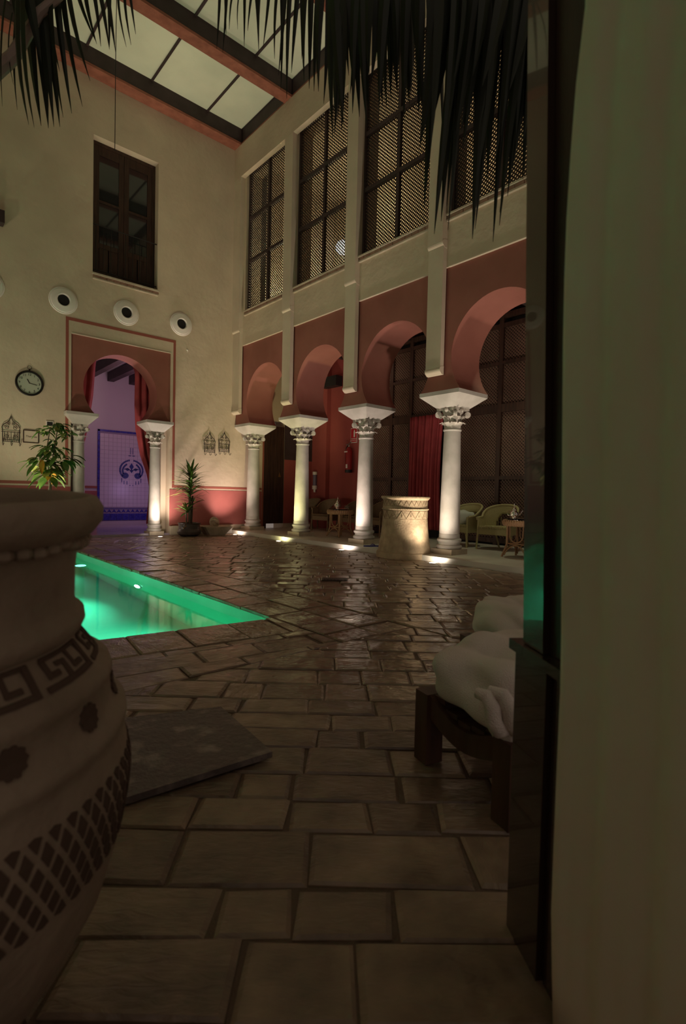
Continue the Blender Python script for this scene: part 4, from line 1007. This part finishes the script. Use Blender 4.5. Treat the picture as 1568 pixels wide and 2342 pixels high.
def tips_from(lst, depth, jit, seed):
    random.seed(seed); out = []
    for (u0, v0, u1, v1, w_) in lst:
        dpt = depth+random.uniform(-jit, jit)
        out.append((at(u0, v0, dpt), at(u1, v1, dpt+random.uniform(-.05, .05)), w_*dpt/FPX))
    return out
left = [(20, -60, 14, 250, 8), (28, 30, 40, 200, 7), (38, 20, 46, 258, 7), (40, 0, 75, 292, 20), (52, -30, 88, 298, 24), (64, -40, 100, 294, 26), (78, -50, 110, 298, 26), (90, -60, 124, 296, 20), (100, -60, 138, 296, 20), (112, -60, 152, 275, 18), (125, -60, 168, 266, 16),
        (138, -60, 195, 250, 16), (150, -60, 214, 192, 16), (165, -70, 226, 100, 15), (190, -70, 228, 108, 14), (205, -70, 229, 112, 10), (218, -70, 250, 120, 11), (235, -70, 264, 126, 11), (250, -60, 250, 118, 9), (270, -60, 296, 115, 8), (284, -60, 305, 110, 8), (292, -60, 312, 86, 7),
        (30, -60, 60, 140, 22), (50, -70, 95, 150, 26), (80, -70, 120, 160, 26), (105, -70, 145, 170, 24)]
tl = tips_from(left, 2.5, .18, 3)
frond('palm_frond', 'dark palm frond hanging in the top left corner with a pale stem', [(at(-40, 190, 2.45), .035), (at(30, 130, 2.45), .03), (at(90, 30, 2.5), .022), (at(230, -90, 2.5), .012)], tl, 4)
random.seed(21); R1, R2, R3 = [], [], []
for i in range(26):    # thin outer leaflets over the skylight
    u = 500+i*12.3+random.uniform(-4, 4); v = random.uniform(70, 140) if u < 600 else random.uniform(110, 230)+(u-600)*.25
    R1.append((u+random.uniform(-6, 14), -70, u+random.uniform(-14, 8), min(v, 290), 7+max(0, (u-600)*.06)))
for i in range(34):
    u = 745+i*8+random.uniform(-5, 5); v = random.uniform(170, 330)
    R2.append((u+random.uniform(-20, 20), -70, u+random.uniform(-16, 16), v, 20+random.random()*8))
for i in range(46):
    u = 985+i*5.2+random.uniform(-6, 6); v = random.uniform(300, 560) if i % 2 else random.uniform(180, 420)
    R3.append((u+random.uniform(5, 45), -70, u-20+random.uniform(-10, 10)+(0 if u < 1100 else 0), v, 22+random.random()*12))
frond('palm_frond', 'thin dark palm leaflets hanging over the skylight, left part of the big fronds', [(at(470, -90, 2.6), .012), (at(700, -85, 2.6), .016), (at(880, -85, 2.6), .02)], tips_from(R1, 2.6, .2, 5), 6)
frond('palm_frond', 'dense dark palm frond hanging before the second and third lattice windows', [(at(720, -85, 2.3), .015), (at(900, -85, 2.3), .018), (at(1060, -90, 2.3), .02)], tips_from(R2, 2.3, .2, 7), 8)
frond('palm_frond', 'almost black palm frond hanging next to the dark door leaf, before the nearest window', [(at(960, -85, 1.9), .012), (at(1100, -85, 1.9), .018), (at(1300, -90, 1.9), .02)], tips_from(R3, 1.9, .15, 9), 10)

# ------------------------------------------------------------------ foreground: urn
UC = (.03, 1.145)
URN = empty('terracotta_urn', (UC[0], UC[1], 0), 'large dark terracotta urn with carved bands filling the left foreground', 'urn')
prof = [(.15, 0), (.165, .02), (.20, .08), (.265, .18), (.312, .27), (.337, .36), (.351, .44), (.355, .49), (.350, .52), (.343, .56), (.342, .575),
        (.348, .585), (.346, .60), (.330, .612), (.322, .63), (.318, .66), (.322, .668), (.318, .682), (.300, .692), (.292, .70), (.278, .72), (.264, .735), (.262, .745),
        (.270, .752), (.276, .765), (.274, .778), (.262, .788), (.258, .80), (.259, .86), (.264, .905), (.268, .915), (.290, .925), (.305, .945), (.306, .968), (.296, .985), (.284, .988), (.272, .982), (.262, .96), (.245, .90), (.24, .6), (.01, .55)]
m = MB(); m.lathe(prof, 96); m.build('body', POT, URN, True, 60)
def rad_at(z):
    for (r0, z0), (r1, z1) in zip(prof, prof[1:]):
        if z0 <= z <= z1: return r0+(r1-r0)*(z-z0)/max(1e-6, z1-z0)
    return .3
def patch(mb, a0, a1, z0, z1, off=.004, n=3):
    """curved raised plate on the urn"""
    vs = []; 
    for o_ in (-.004, off):
        for zz in (z0, z1):
            for i in range(n+1):
                a = a0+(a1-a0)*i/n; r = rad_at(zz)+o_; vs.append((r*cos(a), r*sin(a), zz))
    k = n+1; fs = []
    for i in range(n): fs += [(2*k+i, 2*k+i+1, 3*k+i+1, 3*k+i), (i, i+1, 2*k+i+1, 2*k+i), (k+i, 3*k+i, 3*k+i+1, k+i+1)]
    fs += [(0, 2*k, 3*k, k), (n, k+n, 3*k+n, 2*k+n)]; mb.add(vs, fs)
def poly_patch(mb, pts, off=.0025):
    vs = [((rad_at(z)+off)*cos(a), (rad_at(z)+off)*sin(a), z) for a, z in pts]; n = len(pts)
    ca, cz = sum(p[0] for p in pts)/n, sum(p[1] for p in pts)/n
    vs2 = [((rad_at(z)-.006)*cos(a), (rad_at(z)-.006)*sin(a), z) for a, z in pts]
    c = ((rad_at(cz)+off)*cos(ca), (rad_at(cz)+off)*sin(ca), cz)
    mb.add(vs+vs2+[c], [(i, (i+1) % n, 2*n) for i in range(n)]+[(i, n+i, n+(i+1) % n, (i+1) % n) for i in range(n)])
# lattice band of dark hollows
m = MB(); NA = 72; za, zb = .385, .525; step = 2*pi/NA; hz = (zb-za)/5
for j in range(6):
    for i in range(NA):
        a = (i+.5*(j % 2))*step; z = za+j*hz; h_ = hz*.78
        h_ = h_*.85; pts = [(a-step*.33, z), (a, max(za-.004, z-h_)), (a+step*.33, z), (a, min(zb+.004, z+h_))]
        poly_patch(m, pts)
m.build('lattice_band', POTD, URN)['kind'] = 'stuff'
# rosettes
m = None
for i in range(14):
    a = i*2*pi/14+.12; m = MB(); z = .642-.0; pts = []
    z = .637
    for k in range(32):
        t = 2*pi*k/32; rr = .023*(1+.10*cos(10*t)); pts.append((a+rr*cos(t)/.325*1.0, z+rr*sin(t)*.9))
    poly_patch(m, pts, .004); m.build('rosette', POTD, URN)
# angular key pattern on the neck slope
m = MB(); NK = 13
for i in range(NK):
    a = i*2*pi/NK; w_ = 2*pi/NK
    z0, z1 = .697, .742
    def bar(x0, x1, y0, y1): patch(m, a+w_*x0, a+w_*x1, z0+(z1-z0)*y0, z0+(z1-z0)*y1, .0035)
    bar(.02, .92, 0, .16); bar(.84, .92, .16, 1); bar(.10, .84, .86, 1); bar(.10, .18, .35, .86); bar(.18, .30, .35, .5); bar(.40, .48, .16, .7); bar(.56, .62, .3, .86); bar(.62, .76, .3, .45); bar(.30, .40, .6, .72)
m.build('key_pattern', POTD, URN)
m = MB()
for i in range(60):
    a = i*2*pi/60; m.sphere((.272*cos(a), .272*sin(a), .912+random.uniform(-.004, .004)), .015, 6, 5, (1, 1, .8))
m.build('scalloped_edge', POT, URN, True)['kind'] = 'stuff'
URN.rotation_euler = (radians(2.4), radians(-.9), 0)

# slate slab by the urn
m = MB(); Zs = lambda x, y: .03
pts = [(1.171, 2.144), (1.156, 1.629), (.598, 1.674), (.25, 1.72), (.45, 2.45), (.811, 2.279)]
pts = [(1.14, 2.09), (1.09, 1.60), (.58, 1.64), (.20, 1.75), (.42, 2.42), (.80, 2.22)]
m.prism([(x, y, .012) for x, y in pts], (0, 0, .022)); o = m.build('slate_slab', SLATE); tag(o, 'grey slate slab lying on the paving beside the urn', 'slab')

# wooden stools with towels
def stool(org, ex, ey, L_, W_, h, lab):
    """org floor corner (front-left leg outer), ex along length, ey along width"""
    T = empty('wooden_stool', (org[0], org[1], 0), lab, 'stool', 'low wooden stools'); ex, ey = V((*ex, 0)).normalized(), V((*ey, 0)).normalized()
    RM = Matrix((ex, ey, V((0, 0, 1)))).transposed(); s = .075
    for a, b in ((0, 0), (0, 1), (1, 0), (1, 1)):
        m = MB(); c = V((s/2+a*(L_-s), s/2+b*(W_-s), h/2)); m.box(c, (s, s, h)); m.xf(lambda p: RM @ p); m.build('leg', WOODS, T)
    for a in (0, 1):     # curved end rails
        m = MB(); n = 12; top, bot = [], []
        x = .012 if a == 0 else L_-.042
        for k in range(n+1):
            t = k/n; y = s+(W_-2*s)*t; dip = .055*sin(pi*t); top.append((x, y, h-.002-dip)); bot.append((x, y, h-.085-dip*.8))
        m.prism(top+bot[::-1], (.03, 0, 0)); m.xf(lambda p: RM @ p); m.build('curved_rail', WOODS, T)
    for b in (0, 1):
        m = MB(); m.box((L_/2, .03+b*(W_-.06), h-.05), (L_-2*s, .03, .08)); m.xf(lambda p: RM @ p); m.build('side_rail', WOODS, T)
    for k in range(5):
        t = (k+.5)/5; y = s+(W_-2*s)*t; m = MB(); m.box((L_/2, y, h-.002-.055*sin(pi*t)+.009), (L_-.06, (W_-2*s)/5-.006, .018)); m.xf(lambda p: RM @ p); m.build('slat', WOODS, T)
    return T
d1 = V((1.409-1.515, .841-1.226)); d1.normalize(); e1 = V((-d1.y, d1.x)); e1 = e1 if e1.x > 0 else -e1
st1 = stool((1.53, 1.285), (e1.x, e1.y), (d1.x, d1.y), .62, .50, .265, 'low dark wooden stool with a curved seat rail under the nearest towel')
ct = V((1.53, 1.285, 0))+V((e1.x, e1.y, 0))*.29+V((d1.x, d1.y, 0))*.25
ra = atan2(d1.y, d1.x)
blob('towel', 'folded white towel on the near wooden stool', (ct.x, ct.y, .265+.085), .265, .31, .10, 1.7, ra, 'folded white towels', n=72, mm=40, folds=.045, tilt=(-.10, 0))
m = MB(); m.tube([at(1090, 1585, 1.60), at(1112, 1592, 1.575), at(1126, 1618, 1.56), at(1128, 1650, 1.555), at(1142, 1672, 1.56), at(1158, 1674, 1.57)], [.016, .022, .026, .026, .024, .014], 10)
m.tube([at(1118, 1578, 1.59), at(1150, 1590, 1.56), at(1166, 1620, 1.55), at(1170, 1655, 1.56), at(1180, 1675, 1.57)], [.014, .022, .028, .028, .02], 10); o = m.build('rolled_edge', TOWEL, bpy.data.objects['towel.001'], True, 80)
org2 = V((2.33, 1.66, 0)); st2 = stool((org2.x, org2.y), (e1.x, e1.y), (d1.x, d1.y), .62, .50, .265, 'second low wooden stool mostly hidden behind the near one and the door')
ct = org2+V((e1.x, e1.y, 0))*.30+V((d1.x, d1.y, 0))*.25
blob('towel', 'folded white towel on the farther stool, just above the near towel', (ct.x, ct.y, .265+.09), .255, .29, .10, 4.1, ra, 'folded white towels', n=72, mm=40, folds=.045, tilt=(-.12, 0))

# door leaf in the foreground (open outwards) and cream curtain
P0 = V((1.07, .594, 0)); LD = V((.575, .818, 0)).normalized(); ND = V((-LD.y, LD.x, 0))
DM = Matrix((LD, ND, V((0, 0, 1)))).transposed()
DL = St(empty('door_2', P0)); 
LEAN = V((_R.x, _R.y, 0)).normalized()*-.027      # upper leaf and curtain sheared sideways to fit the view's verticals
def dbox(name, a0, a1, n0, n1, z0, z1, mt):
    m = MB(); m.bb((a0, n0, z0), (a1, n1, z1)); m.xf(lambda p: DM @ p+LEAN*max(0, p.z-.67)); return m.build(name, mt, DL)
dbox('lower_stile', -.107, .035, -.05, .0, 0, .655, VARN)
dbox('lower_panel', -.9, -.115, -.05, -.012, 0, .655, VARN)
dbox('ledge', -.9, .045, -.055, .012, .655, .678, VARN)
dbox('upper_stile', -.086, .003, -.05, -.002, .68, 3.4, VARN)
dbox('inner_stile', -.28, -.088, -.05, -.018, .68, 3.4, WOOD)
dbox('pane', -.9, -.28, -.036, -.030, .68, 3.4, GLASS)
def cc_(s, t):
    z = 3.2-3.2*t+.01
    lp = lambda pts: next((a[1]+(b[1]-a[1])*(a[0]-z)/(a[0]-b[0]) for a, b in zip(pts, pts[1:]) if a[0] >= z >= b[0]), pts[-1][1])
    edge = lp([(3.3, -.27), (1.83, -.256), (1.71, -.229), (1.54, -.208), (1.35, -.200), (.71, -.206), (.47, -.201), (.21, -.198), (0, -.218)])
    x = edge-(.75)*s
    nrm = .016+.005*sin(s*34+.6*sin(z*2))+.0025*sin(s*71+z)
    return P0+DM @ V((x, nrm, z))+LEAN*max(0, z-.67)
curtain('cream_curtain', 'plain cream curtain hanging over the near door leaf, filling the right edge', cc_, 70, 30, .004, CURTC)
